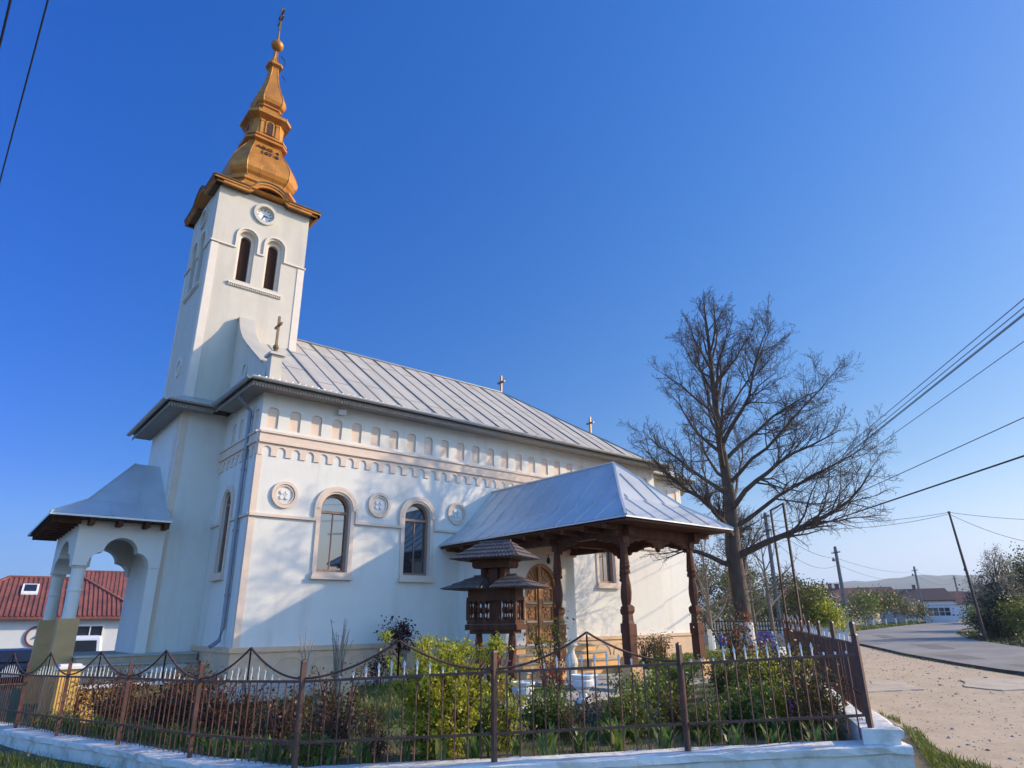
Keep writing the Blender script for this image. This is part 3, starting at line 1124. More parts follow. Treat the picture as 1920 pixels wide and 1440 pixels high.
dm.ribbon([(DC - DH + .04, DB)] + arc_path(DC, DH - .04, DS, 14) + [(DC + DH - .04, DB)], .045, mS(VY), -.12, -.05)
dm.ribbon([(DC, DB), (DC, DS + DH - .06)], .05, mS(VY), -.12, -.06)
for s_ in (-1, 1):
    u = DC + s_ * .27
    for z0, z1 in ((1.16, 1.55), (1.62, 1.98), (2.08, 2.42)):
        dm.ribbon([(u - .17, z0), (u + .17, z0), (u + .17, z1), (u - .17, z1)], .02, mS(VY), -.12, -.085, closed=True)
        for k in range(5):                               # carved foliage in the panels
            a = 2 * pi * k / 5 + z0
            dm.prism(circle(u + .08 * cos(a), (z0 + z1) / 2 + .09 * sin(a), .045, 8), mS(VY), -.12, -.1)
        dm.prism(circle(u, (z0 + z1) / 2, .04, 8), mS(VY), -.12, -.09)
    for k in range(4):
        a = pi / 2 - s_ * (.35 + k * .3)
        dm.ribbon([(DC + s_ * .06, DS + .02), (DC + (DH - .1) * cos(a), DS + (DH - .1) * sin(a))], .014, mS(VY), -.12, -.1)
dm.build('door_moulding', OWOOD, door)
dl = MB()
for z in (1.585, 2.03):
    for s_ in (-1, 1):
        dl.prism([(DC + s_ * .27 - .17, z), (DC + s_ * .27 + .17, z), (DC + s_ * .27 + .17, z + .03), (DC + s_ * .27 - .17, z + .03)], mS(VY), -.12, -.075)
dl.build('door_ledge', CREAMC, door)
dh = MB()
dh.ball((DC + .09, VY + .04, 1.95), .03)
dh.beam((DC + .09, VY + .02, 1.95), (DC + .18, VY + .02, 1.95), .02, .02)
dh.build('handle', BRONZE, door)
vl = MB()
vl.tube([(DC + .15, VY - .12, 3.24), (DC + .15, VY - .12, 3.14)], [.012, .012], 6)
vl.lathe([(.03, 3.16), (.05, 3.06), (.02, 3.0)], 8, (DC + .15, VY - .12))
vl.build('porch_lamp', WIRE, church)
fl = MB()
fl.beam((6.80, 14.98, 6.67), (6.80, 14.86, 6.63), .03, .03)
fl.hexa([(6.70, 14.88, 6.56), (6.86, 14.80, 6.56), (6.92, 14.88, 6.58), (6.76, 14.96, 6.58), (6.70, 14.86, 6.68), (6.86, 14.78, 6.68), (6.92, 14.88, 6.68), (6.76, 14.96, 6.68)])
fl.build('flood_lamp', WHITEC, church)

# ---- side porch: four carved posts, timber frame, flared metal roof
PXC, PH, PF, PEZ = 11.715, 1.835, 8.46, 3.54
PKI, PKZ, PRZ, PAY = .76, 4.06, 5.16, 10.31
pf = MB()
PX0, PX1 = PXC - PH, PXC + PH
pf.add([(PX0, 15, PEZ), (PX0, PF, PEZ), (PX1, PF, PEZ), (PX1, 15, PEZ),
        (PX0 + PKI, 15, PKZ), (PX0 + PKI, PF + PKI, PKZ), (PX1 - PKI, PF + PKI, PKZ), (PX1 - PKI, 15, PKZ),
        (PXC, PAY, PRZ), (PXC, 15, PRZ)],
       [(0, 1, 5, 4), (1, 2, 6, 5), (2, 3, 7, 6), (4, 5, 8, 9), (5, 6, 8), (6, 7, 9, 8)])
pf.add([(PX0, 15, PEZ - .035), (PX0, PF, PEZ - .035), (PX1, PF, PEZ - .035), (PX1, 15, PEZ - .035), (PX0, 15, PEZ - .004), (PX0, PF, PEZ - .004), (PX1, PF, PEZ - .004), (PX1, 15, PEZ - .004)],
       [(0, 1, 5, 4), (1, 2, 6, 5), (2, 3, 7, 6)])
proof = pf.build('side_porch_roof', PZINC, church)
ps = MB()


def slope_x(d):      # inset from the eave -> height
    return PEZ + (PKZ - PEZ) * d / PKI if d < PKI else PKZ + (PRZ - PKZ) * (d - PKI) / (PH - PKI)


for sgn in (-1, 1):
    y = 14.55
    while y > PF + .2:
        top = min(PH, y - PF)
        e = .012
        X = lambda d: PXC + sgn * (PH - d)
        k = min(PKI, top)
        ps.beam((X(0.01), y, PEZ + e), (X(k), y, slope_x(k) + e), .028, .035)
        if top > PKI + .05:
            ps.beam((X(PKI), y + .1, PKZ + e), (X(top), y + .1, slope_x(top) + e), .028, .035)
        y -= .58
for i in range(-2, 4):
    x = PXC + (i - .5) * .62
    top = PH - abs(x - PXC)
    k = min(PKI, top)
    ps.beam((x, PF + .01, PEZ + .012), (x, PF + k, slope_x(k) + .012), .028, .035)
    if top > PKI + .05:
        ps.beam((x + .1, PF + PKI, PKZ + .012), (x + .1, PF + top - .05, slope_x(top - .05) + .012), .028, .035)
for sgn in (-1, 1):
    ps.beam((PXC + sgn * PH, PF, PEZ + .01), (PXC + sgn * (PH - PKI), PF + PKI, PKZ + .012), .05, .04)
    ps.beam((PXC + sgn * (PH - PKI), PF + PKI, PKZ + .012), (PXC, PAY, PRZ + .012), .05, .04)
ps.beam((PXC, PAY, PRZ + .01), (PXC, 15, PRZ + .01), .07, .04)
ps.build('roof_seam', PZINC, proof)
pt = MB()
pt.box(PX0 + .06, PX1 - .06, PF + .06, 15, 3.455, 3.49)                    # boarded ceiling
CX0, CX1, CY0, CY1 = 10.60, 12.83, 9.20, 11.2
for x in (CX0, CX1):
    pt.box(x - .09, x + .09, CY0 - .25, 14.99 if x > 12.5 else 13.0, 3.26, 3.45)
for y in (CY0, CY1):
    pt.box(CX0 - .3, CX1 + .3, y - .085, y + .085, 3.24, 3.452)
# rafter ends under the left and right eaves
for x0, x1 in ((PX0 + .08, PX0 + .6), (PX1 - .6, PX1 - .08)):
    y = 14.7
    while y > PF + .3:
        pt.box(x0, x1, y - .05, y + .05, 3.36, 3.453)
        y -= .62


def bracket(p, d):
    """carved scroll bracket between post and beam"""
    def mp(u, v, w):
        return (p[0] + d[0] * u - d[1] * w, p[1] + d[1] * u + d[0] * w, v)
    prof = [(0.06, 3.26), (0.06, 3.05), (.12, 3.04), (.16, 3.11), (.26, 3.12), (.32, 3.18), (.46, 3.17), (.54, 3.215), (.66, 3.215), (.7, 3.26)]
    pt.prism(prof, mp, -.045, .045)


for cx, cy in ((CX0, CY0), (CX1, CY0), (CX0, CY1), (CX1, CY1)):
    sx = 1 if cx < 11 else -1
    bracket((cx, cy), (sx, 0))
    sy = 1 if cy < 10 else -1
    bracket((cx, cy), (0, sy))
# pendant drop in the middle of the front beam
pt.prism([(PXC - .42, 3.24), (PXC - .3, 3.16), (PXC - .22, 3.17), (PXC - .16, 3.06), (PXC - .06, 3.08), (PXC, 2.98), (PXC + .06, 3.08), (PXC + .16, 3.06), (PXC + .22, 3.17), (PXC + .3, 3.16), (PXC + .42, 3.24)], mS(CY0), -.04, .04)
pt.build('side_porch_timber', DWOOD, church)


def carved_post(cx, cy):
    b = MB()
    R4 = pi / 4
    q = sqrt(2)
    # square carved foot
    b.lathe([(0.0966 * q, .80), (0.0966 * q, 1.32)], 4, (cx, cy), rot=R4)
    b.lathe([(0.1075 * q, 1.322), (0.1075 * q, 1.54)], 4, (cx, cy), rot=R4)
    b.lathe([(0.084 * q, 1.542), (0.0714 * q, 1.60), (0.0672 * q, 1.72)], 4, (cx, cy), rot=R4)
    b.lathe([(0.0714 * q, 1.722), (0.0966 * q, 1.78), (0.0966 * q, 1.86), (0.0588 * q, 1.90)], 4, (cx, cy), rot=R4)
    # bulging turned part
    b.lathe([(0.063, 1.90), (0.0882, 2.0), (0.1025, 2.14), (0.0966, 2.28), (0.0756, 2.42), (0.063, 2.50)], 8, (cx, cy))
    b.lathe([(0.1008, 2.502), (0.105, 2.54), (0.1008, 2.58)], 8, (cx, cy))
    b.lathe([(0.084, 2.582), (0.1008, 2.63), (0.105, 2.66), (0.0882, 2.70)], 8, (cx, cy))
    b.lathe([(0.09912, 2.702), (0.0882, 2.80), (0.063, 3.12), (0.0588, 3.2)], 8, (cx, cy))
    b.lathe([(0.084 * q, 3.10), (0.084 * q, 3.25)], 4, (cx, cy), rot=R4)
    p = b.build('side_porch_post', RWOOD, church)
    e = MB()
    e.box(cx - .15, cx + .15, cy - .15, cy + .15, .40, .76)
    e.box(cx - .135, cx + .135, cy - .135, cy + .135, .76, .80)
    e.build('pedestal', mat('orange_pedestal_plaster', (0.72, 0.42, 0.20), 0.9, .08, 5, .2, 30), p)


for c in ((CX0, CY0), (CX1, CY0), (CX0, CY1), (CX1, CY1)):
    carved_post(*c)
# steps up to the door
stp = MB()
tr = MB()
for i in range(4):
    y0, x0, x1 = 11.45 + i * .32, 9.85 + i * .16, 13.15 - i * .05
    z0, z1 = .44 + i * .155, .44 + (i + 1) * .155
    stp.box(x0, x1, y0, 12.955, z0, z1 - .03)
    tr.box(x0 - .01, x1 + .01, y0 - .03, 12.952, z1 - .029, z1)
steps = stp.build('door_steps', mat('orange_step_plaster', (0.74, 0.42, 0.17), 0.9, .08, 5, .2, 30), church)
tr.build('tread', PAVE, steps)

# ---- west porch on the narthex
wp = MB()
WX0, WY0, WY1 = 2.02, 17.5, 21.2


def trilobe(u0, u1, spring, top):
    """opening outline above the spring line, left to right"""
    c = (u0 + u1) / 2
    h = (u1 - u0) / 2
    k = (top - spring)
    pts = [(u0, spring)]
    for i in range(1, 7):                     # lower lobe, bulging up
        t = pi - (pi / 2) * i / 6
        pts.append((u0 + h * .42 + h * .42 * cos(t), spring + k * .48 * sin(t)))
    for i in range(0, 13):
        t = pi - pi * i / 12
        pts.append((c + h * .56 * cos(t), spring + k * .5 + k * .5 * sin(t)))
    for i in range(5, -1, -1):
        t = pi - (pi / 2) * i / 6
        pts.append((u1 - h * .42 - h * .42 * cos(t), spring + k * .48 * sin(t)))
    pts.append((u1, spring))
    return pts


def arch_wall(mp, u0, u1, a0, a1, w0, w1, spr=2.88, top=3.46):
    poly = [(u0, 3.86), (u0, spr)] + trilobe(a0, a1, spr, top) + [(u1, spr), (u1, 3.86)]
    wp.prism(poly, mp, w0, w1)


arch_wall(mS(WY0), WX0, NXW, WX0 + .28, 3.53, -.42, 0, top=3.52)
arch_wall(mN(WY1), WX0, NXW, WX0 + .28, 3.74, -.42, 0, top=3.56)
arch_wall(mW(WX0), WY0 + .43, WY1 - .43, WY0 + .44, WY1 - .44, -.40, 0, top=3.55)
wp.box(3.54, 3.765, WY0 + .02, WY0 + .42, 1.0, 2.88)
wp.build('west_porch_arch', WHITE, church)
for cy in (WY0 + .2, WY1 - .2):
    b = MB()
    b.lathe([(.135, 1.78), (.135, 2.34), (.15, 2.35), (.15, 2.38), (.135, 2.39), (.135, 2.82), (.16, 2.85), (.17, 2.885)], 16, (WX0 + .17, cy))
    p = b.build('west_porch_column', WHITE, church)
    e = MB()
    e.box(WX0 - .03, WX0 + .36, cy - .2, cy + .2, -.3, 1.78)
    e.build('pedestal', mat('brown_pedestal_plaster', (0.56, 0.34, 0.15), 0.9, 0.1, 4, 0.2, 30), p)
wr = MB()
WE = (1.38, 17.0, 21.7)
kx, ky0, ky1, kz = 2.12, 17.80, 20.90, 4.36
wr.add([(3.77, WE[1], 3.92), (WE[0], WE[1], 3.92), (WE[0], WE[2], 3.92), (3.77, WE[2], 3.92),
        (3.77, ky0, kz), (kx, ky0, kz), (kx, ky1, kz), (3.77, ky1, kz), (3.77, YC, 5.63), (3.19, YC, 5.63)],
       [(0, 1, 5, 4), (1, 2, 6, 5), (2, 3, 7, 6), (4, 5, 9, 8), (5, 6, 9), (6, 7, 8, 9)])
wr.add([(3.77, WE[1], 3.87), (WE[0], WE[1], 3.87), (WE[0], WE[2], 3.87), (3.77, WE[2], 3.87), (3.77, WE[1], 3.915), (WE[0], WE[1], 3.915), (WE[0], WE[2], 3.915), (3.77, WE[2], 3.915)],
       [(0, 1, 5, 4), (1, 2, 6, 5), (2, 3, 7, 6)])
wroof = wr.build('west_porch_roof', PZINC, church)
ws = MB()
ws.beam((2.55, WE[1], 3.93), (2.55, ky0, kz + .01), .03, .03)
ws.beam((3.2, WE[1], 3.93), (3.2, ky0, kz + .01), .03, .03)
ws.beam((3.1, ky0, kz + .01), (3.35, YC - .1, 5.5), .03, .03)
ws.beam((WE[0], WE[1], 3.93), (kx, ky0, kz + .01), .04, .03)
ws.beam((kx, ky0, kz + .01), (3.19, YC, 5.64), .04, .03)
ws.build('roof_seam', PZINC, wroof)
wt_ = MB()
wt_.box(WE[0] + .05, 3.76, WE[1] + .05, WE[2] - .05, 3.862, 3.885)
for x in (2.2, 2.75, 3.3, 3.7):
    wt_.box(x - .05, x + .05, WE[1] + .1, WY0 - .003, 3.74, 3.86)
y = 17.4
while y < 21.5:
    wt_.box(WE[0] + .1, WX0 - .003, y - .05, y + .05, 3.76, 3.86)
    y += .5
wt_.build('west_porch_timber', DWOOD, church)
wf = MB()
wf.box(2.40, 4.75, 17.05, 21.6, -.3, 1.0)
wf.box(2.36, 4.74, 16.80, 17.04, -.3, .84)
wf.box(2.32, 4.72, 16.50, 16.79, -.3, .66)
wplat = wf.build('west_porch_platform', mat('brown_step_stone', (0.40, 0.31, 0.22), 0.9, .12, 5, .3, 20), church)
wc_ = MB()
wc_.box(2.36, 4.74, 17.02, 17.66, 1.002, 1.04)
wc_.box(2.33, 4.745, 16.76, 17.015, .842, .87)
wc_.build('tread', PAVE, wplat)
wm = MB()
rg = random.Random(3)
for i in range(9):
    cx = 3.0 + rg.uniform(0, 1.6)
    cz = .74 + rg.uniform(-.04, .04)
    wm.prism([(cx + rg.uniform(.07, .14) * cos(2 * pi * k / 6), cz + rg.uniform(.05, .08) * sin(2 * pi * k / 6)) for k in range(6)], mS(16.8), 0, .012 + i * .0012)
wm.build('stone_inlay', mat('pale_inlay_stone', (0.48, 0.45, 0.43), 0.9, .15, 8), wplat)

# ------------------------------------------------------------------ whitewashed low walls and the iron fence
def low_wall(name, pts, hw_in, hw_out, zoff, label, seed, h=.6):
    mb = MB()
    rg = random.Random(seed)
    P = []
    for (x0, y0, z0), (x1, y1, z1) in zip(pts[:-1], pts[1:]):
        n = max(2, int(sqrt((x1 - x0) ** 2 + (y1 - y0) ** 2) / .22))
        for i in range(n):
            t = i / n
            P.append(Vector((x0 + (x1 - x0) * t, y0 + (y1 - y0) * t, z0 + (z1 - z0) * t)))
    P.append(Vector(pts[-1]))
    R = []
    for i, p in enumerate(P):
        d = (P[min(i + 1, len(P) - 1)] - P[max(i - 1, 0)])
        d.z = 0
        d.normalize()
        n = Vector((-d.y, d.x, 0))            # left of travel
        j = lambda a: rg.uniform(-a, a)
        z = p.z + zoff
        R.append([p + n * hw_out + Vector((0, 0, -h - p.z + z)), p + n * (hw_out + j(.008)) + Vector((0, 0, z - p.z - .085 + j(.008))),
                  p + n * (hw_out + .035 + j(.010)) + Vector((0, 0, z - p.z - .075 + j(.008))), p + n * (hw_out + .035 + j(.012)) + Vector((0, 0, z - p.z - .012 + j(.006))),
                  p + n * (hw_out + .01 + j(.01)) + Vector((0, 0, z - p.z + j(.005))), p + n * (-hw_in) + Vector((0, 0, z - p.z + j(.005))),
                  p + n * (-hw_in) + Vector((0, 0, -h - p.z + z))])
    mb.rings(R)
    o = mb.build(name, PLINTHW, base=pts[0])
    return tag(o, label, 'low wall')


# travel from the corner leftwards: street side is on the left of travel
ext = [(8.12, 3.36, .36)] + [p for p in FP] + [(0.75, 19.6, -.14), (-.1, 25, -.2)]
low_wall('low_wall', ext, .20, .16, 0.0, 'whitewashed low concrete wall under the scalloped front fence', 1)
sp_pts = [tuple(SP[0] - SD * .45 + Vector((.02, -.02, 0)))] + [tuple(p) for p in SP[1:]] + [tuple(SP[-1] + SD * 6)]
sp_pts = [(x, y, .50 + .001 * i) for i, (x, y, z) in enumerate(sp_pts)][::-1]
low_wall('low_wall', sp_pts, .17, .19, 0.0, 'whitewashed low wall under the side fence beside the dirt verge', 2, h=.8)

front_fence = thing('iron_fence', FP[2], 'brown iron front fence with scalloped tops and white spear tips', 'fence')
side_fence = thing('iron_fence', tuple(SP[0]), 'dark iron side fence running away along the dirt verge', 'fence')


def fence_run(fence, pts, post_h, arches, rail_top, first_post=True, seed=0):
    rg = random.Random(seed)
    for i, p in enumerate(pts):
        p = Vector(p)
        b = MB()
        b.box(p.x - .024, p.x + .024, p.y - .024, p.y + .024, p.z - .05, p.z + post_h)
        b.lathe([(.037, p.z + post_h - .001), (.026, p.z + post_h + .015), (.001, p.z + post_h + .03)], 4, (p.x, p.y), rot=pi / 4)
        b.build('post', IRON, fence)
    for i in range(len(pts) - 1):
        a, c = Vector(pts[i]), Vector(pts[i + 1])
        L_ = (c - a).length
        d = (c - a)
        up = Vector((0, 0, 1))
        a2, c2 = a + d * (.034 / L_), c - d * (.034 / L_)
        b = MB()
        b.beam(a2 + up * rail_top, c2 + up * rail_top, .025, .028)
        b.beam(a2 + up * .26, c2 + up * .26, .024, .026)
        n = 15 if arches[i] else 16
        tips = MB()
        peak = .34
        for k in range(1, n):
            t = k / n
            q = a + d * t + Vector((rg.uniform(-.004, .004), rg.uniform(-.004, .004), 0))
            u = abs(t - .5) * 2
            arcz = rail_top + .03 + peak * (1 - u) ** 1.9
            mid = abs(k - n / 2) < .6 and arches[i]
            top = rail_top - .005
            b.beam(q + up * .03, q + up * top, .012 if arches[0] or seed == 3 else .018, .012 if seed == 3 else .018)
            th = (min(.17, arcz - rail_top - .05) if arches[i] else (.16 if 3 < k < n - 3 else 0.05)) * rg.uniform(.92, 1.05)
            if mid:
                b.beam(a + d * .5 + up * rail_top, a + d * .5 + up * (rail_top + peak + .01), .014, .014)
            if th > .03:
                tips.beam(q + up * rail_top, q + up * (rail_top + th * .55), .013, .013)
                h0, h1 = rail_top + th * .45, rail_top + th
                dn = d.normalized() * .015
                sd = Vector((-dn.y, dn.x, 0)) * .25
                tips.hexa([q + up * h0 - dn * .35 - sd, q + up * h0 + dn * .35 - sd, q + up * h0 + dn * .35 + sd, q + up * h0 - dn * .35 + sd,
                           q + up * (h0 + (h1 - h0) * .5) - dn - sd, q + up * (h0 + (h1 - h0) * .5) + dn - sd, q + up * (h0 + (h1 - h0) * .5) + dn + sd, q + up * (h0 + (h1 - h0) * .5) - dn + sd])
                m_ = q + up * (h0 + (h1 - h0) * .5)
                tips.add([m_ - dn - sd, m_ + dn - sd, m_ + dn + sd, m_ - dn + sd, q + up * h1], [(0, 1, 4), (1, 2, 4), (2, 3, 4), (3, 0, 4)])
        if arches[i]:
            for sgn in (0, 1):
                pts_ = []
                for k in range(13):
                    u = k / 12
                    t = u / 2 if sgn == 0 else 1 - u / 2
                    pts_.append(a + d * (.017 / L_ + t * (1 - .034 / L_)) + up * (rail_top + .03 + peak * u ** 1.9))
                b.tube(pts_, .0125, 6)
        pn = b.build('panel', IRON, fence)
        tips.build('spear_tips', TIPW, pn)


fence_run(front_fence, FP, 1.06, [False] + [True] * 7, .86, seed=3)
fence_run(side_fence, [tuple(p) for p in SP], 1.02, [False, False, False, True, True, True, True, True], .80, seed=5)
# far churchyard fence behind the trees
far_f = thing('picket_fence', (31.8, 20.6, .4), 'dark picket fence on a grey kerb behind the white trunked tree', 'fence')
kb = MB()
kb.beam((25.5, 27.5, .62), (34.5, 18.2, .62), .25, .5)
kb.build('kerb', CONC, far_f)
fbm = MB()
for i in range(90):
    t = i / 89
    x, y = 25.5 + 9 * t, 27.5 - 9.3 * t
    fbm.beam((x, y, .87), (x, y, 1.62 + .05 * sin(i)), .05, .03)
fbm.beam((25.5, 27.5, 1.05), (34.5, 18.2, 1.05), .04, .05)
fbm.beam((25.5, 27.5, 1.5), (34.5, 18.2, 1.5), .04, .05)
fbm.build('panel', DARKMET, far_f)

# ------------------------------------------------------------------ carved wooden roadside shrine
SH = local_thing('wooden_shrine', (7.30, 9.28, .40), 'carved dark wooden roadside shrine with three shingled roofs by the porch', 'shrine', rotz=radians(205 - 270))
# local axes: front face looks to -y, right = +x


def hip_roof(mb, x0, x1, y0, y1, z0, rx0, rx1, z1, rows=3, seed=1):
    """shingled hip roof: pointed shingles in courses"""
    ym = (y0 + y1) / 2
    rg = random.Random(seed)
    planes = [((x0, y0, z0), (x1, y0, z0), (rx1, ym, z1), (rx0, ym, z1)), ((x1, y1, z0), (x0, y1, z0), (rx0, ym, z1), (rx1, ym, z1)),
              ((x1, y0, z0), (x1, y1, z0), (rx1, ym, z1), (rx1, ym, z1)), ((x0, y1, z0), (x0, y0, z0), (rx0, ym, z1), (rx0, ym, z1))]
    for pl in planes:
        A, B, C_, D_ = [Vector(p) for p in pl]
        nrm = (B - A).cross(D_ - A).normalized()
        for r in range(rows):
            t0, t1 = r / rows, (r + 1.25) / rows
            t1 = min(1, t1)
            a0, b0 = A.lerp(D_, t0), B.lerp(C_, t0)
            a1, b1 = A.lerp(D_, t1), B.lerp(C_, t1)
            n = max(2, int(round((b0 - a0).length / .085)))
            lift = nrm * (.012 + .010 * (rows - r) * 0 + .006)
            for k in range(n):
                u0, u1 = (k + .06) / n, (k + .94) / n
                um = (u0 + u1) / 2
                p0, p1 = a0.lerp(b0, u0), a0.lerp(b0, u1)
                q0, q1 = a1.lerp(b1, u0), a1.lerp(b1, u1)
                dn = (a0.lerp(b0, um) - a1.lerp(b1, um)).normalized()
                tip = a0.lerp(b0, um) + dn * (.035 + rg.uniform(-.006, .006)) + lift * 1.6
                mb.add([p0 + lift * 1.6, tip, p1 + lift * 1.6, q1 + lift * .3, q0 + lift * .3, p0 + lift * .7, tip - lift * .8, p1 + lift * .7],
                       [(0, 1, 2, 3, 4), (0, 5, 6, 1), (1, 6, 7, 2)])
    mb.add([(x0 + .02, y0 + .02, z0 - .01), (x1 - .02, y0 + .02, z0 - .01), (x1 - .02, y1 - .02, z0 - .01), (x0 + .02, y1 - .02, z0 - .01), (rx1, ym, z1), (rx0, ym, z1)],
           [(0, 1, 4, 5), (1, 2, 4), (2, 3, 5, 4), (3, 0, 5), (3, 2, 1, 0)])
    mb.beam((rx0 - .03, ym, z1 + .015), (rx1 + .03, ym, z1 + .015), .05, .03)


def carved(mb, x, y, z0, z1, r=.075):
    """twisted, notched post"""
    R_ = []
    n = 14
    for i in range(n + 1):
        t = i / n
        rr_ = r * (1.0 + .16 * sin(t * pi * 6))
        if t < .06 or t > .94: rr_ = r * 1.25
        a0 = t * 2.4
        R_.append([(x + rr_ * cos(a0 + k * pi / 4) * (1 if k % 2 else .86), y + rr_ * sin(a0 + k * pi / 4) * (1 if k % 2 else .86), z0 + (z1 - z0) * t) for k in range(8)])
    mb.rings(R_)


for k, x in enumerate((-.40, 0, .40)):
    b = MB()
    carved(b, x, 0, 0, 1.10, .095 if k != 1 else .125)
    if k == 1:
        b.lathe([(.13, 0), (.16, .2), (.20, .42), (.12, .60), (.10, .7)], 10, (x, 0))
    b.build('post', DWOOD if k == 1 else RWOOD, SH)
b = MB()
b.box(-.62, .62, -.24, .24, 1.08, 1.17)
b.box(-.585, .585, -.22, .22, 1.172, 1.235)
b.box(-.53, .53, -.19, .19, 1.02, 1.078)
b.build('lower_beam', DWOOD, SH)
bl = MB()
for x in [-.54, -.42, -.30, -.18, .18, .30, .42, .54]:
    for y in (-.19, .19):
        bl.lathe([(.05, 1.236), (.05, 1.28), (.022, 1.31), (.02, 1.36), (.045, 1.40), (.05, 1.44), (.045, 1.48), (.02, 1.52), (.022, 1.57), (.05, 1.60), (.05, 1.64)], 6, (x, y))
for y in (-.07, .07):
    for x in (-.55, .55):
        bl.lathe([(.04, 1.236), (.02, 1.31), (.045, 1.44), (.02, 1.57), (.04, 1.64)], 6, (x, y))
for x in (-.565, .565):
    for y in (-.2, .2):
        bl.box(x - .035, x + .035, y - .035, y + .035, 1.236, 1.65)
bl.build('balustrade', DWOOD, SH)
b = MB()
b.box(-.60, .60, -.22, .22, 1.642, 1.72)
b.box(-.58, .58, -.20, .20, 1.722, 1.90)
b.build('upper_beam', DWOOD, SH)
for s_, lab in ((-1, 0), (1, 1)):
    r_ = MB()
    if s_ > 0:
        hip_roof(r_, .12, 1.08, -.52, .52, 1.90, .22, .50, 2.18, 3, 3)
    else:
        hip_roof(r_, -1.08, -.12, -.52, .52, 1.90, -.50, -.22, 2.18, 3, 4)
    r_.build('side_roof', SHINGLE, SH)
b = MB()
b.box(-.10, .10, -.10, .10, 1.18, 2.34)
for x in (-.25, .25):
    b.box(x - .045, x + .045, -.13, .13, 1.90, 2.34)
    for z in (1.98, 2.13, 2.28):
        b.box(min(x, 0) + .03, max(x, 0) - .03, -.05, .05, z, z + .035)
b.build('central_pillar', DWOOD, SH)
b = MB()
b.prism([(-.42, 2.34), (.42, 2.34), (.46, 2.39), (.46, 2.48), (-.46, 2.48), (-.46, 2.39)], lambda u, v, w: (u, w, v), -.24, .24)
b.box(-.5, .5, -.28, .28, 2.482, 2.54)
b.build('top_beam', DWOOD, SH)
r_ = MB()
hip_roof(r_, -.82, .82, -.60, .60, 2.54, -.36, .36, 2.93, 4, 5)
r_.build('top_roof', SHINGLE, SH)
for ch in SH.children:                       # squat upper storey
    for v in ch.data.vertices:
        if v.co.z > 1.24:
            v.co.z = 1.24 + (v.co.z - 1.24) * .765
SH.scale = (.78, .78, 1.0)

# ------------------------------------------------------------------ small stone things in the garden
b = MB()
rg = random.Random(8)
R_ = []
for z, r in ((.0, .17), (.12, .18), (.3, .165), (.45, .15), (.53, .12), (.57, .05)):
    R_.append([(5.25 + r * cos(2 * pi * k / 10) * (1 + rg.uniform(-.08, .08)), 10.54 + .7 * r * sin(2 * pi * k / 10), .2 + z) for k in range(10)])
b.rings(R_)
tag(b.build('standing_stone', mat('yellow_standing_stone', (0.50, 0.36, 0.21), 0.9, .12, 8, .4, 14), base=(5.25, 10.54, .2)), 'small upright yellowish stone standing in the bed behind the front fence', 'stone')


def urn(name, x, y, z, label, m=WHITEC, s=1.0):
    b = MB()
    b.lathe([(r * s, z + h * s) for r, h in ((.12, -.02), (.12, .04), (.07, .06), (.06, .12), (.10, .15), (.10, .18), (.15, .22), (.165, .30), (.155, .32), (.17, .34), (.185, .38), (.17, .39), (.14, .36))], 16, (x, y))
    return tag(b.build(name, m, base=(x, y, z)), label, 'planter', 'white urn planters')


urn('urn_planter', 8.05, 8.02, .42, 'white concrete urn planter below the orange porch pedestal')
urn('urn_planter', 6.90, 8.12, .38, 'white concrete urn planter at the foot of the wooden shrine')
b = MB()
x, y, z = 10.0, 10.25, .455
b.lathe([(.13, z), (.13, z + .06), (.10, z + .08), (.11, z + .25), (.135, z + .36), (.12, z + .44), (.075, z + .55), (.07, z + .60), (.09, z + .65), (.13, z + .69), (.13, z + .73)], 14, (x, y))
tag(b.build('vase', CREAMC, base=(x, y, z)), 'tall pale hourglass vase beside the front porch pedestal', 'vase')
b = MB()
b.box(9.55, 9.95, 9.5, 9.72, .44, .62)
b.box(9.50, 10.0, 9.46, 9.76, .622, .66)
tag(b.build('stone_block', WHITEC, base=(9.75, 9.6, .44)), 'low white capped stone block beside the porch pavement', 'stone block')

bar = thing('barrel', (21.2, 12.6, .4), 'blue plastic barrel beside the dark side fence', 'barrel')


def barrel(b, x, y, z, s=1.0):
    b.lathe([(r * s, z + h * s) for r, h in ((.26, 0), (.29, .04), (.30, .25), (.31, .28), (.30, .31), (.305, .55), (.315, .58), (.305, .61), (.29, .82), (.25, .88), (.10, .89))], 18, (x, y))


BLUEP = mat('blue_plastic', (0.012, 0.07, 0.40), 0.35, .1, 4)
b = MB()
barrel(b, 20.6, 12.2, .40, .95)
b.build('drum', BLUEP, bar)
b = MB()
b.lathe([(.04, 1.24), (.04, 1.28), (.001, 1.281)], 8, (20.7, 12.3))
b.lathe([(.04, 1.24), (.04, 1.28), (.001, 1.281)], 8, (20.5, 12.1))
b.build('cap', WIRE, bar)
b = MB()
barrel(b, 26.9, 18.0, .52, .5)
tag(b.build('barrel', BLUEP, base=(26.9, 18.0, .42)), 'small blue barrel next to the white trunk of the bare tree', 'barrel')

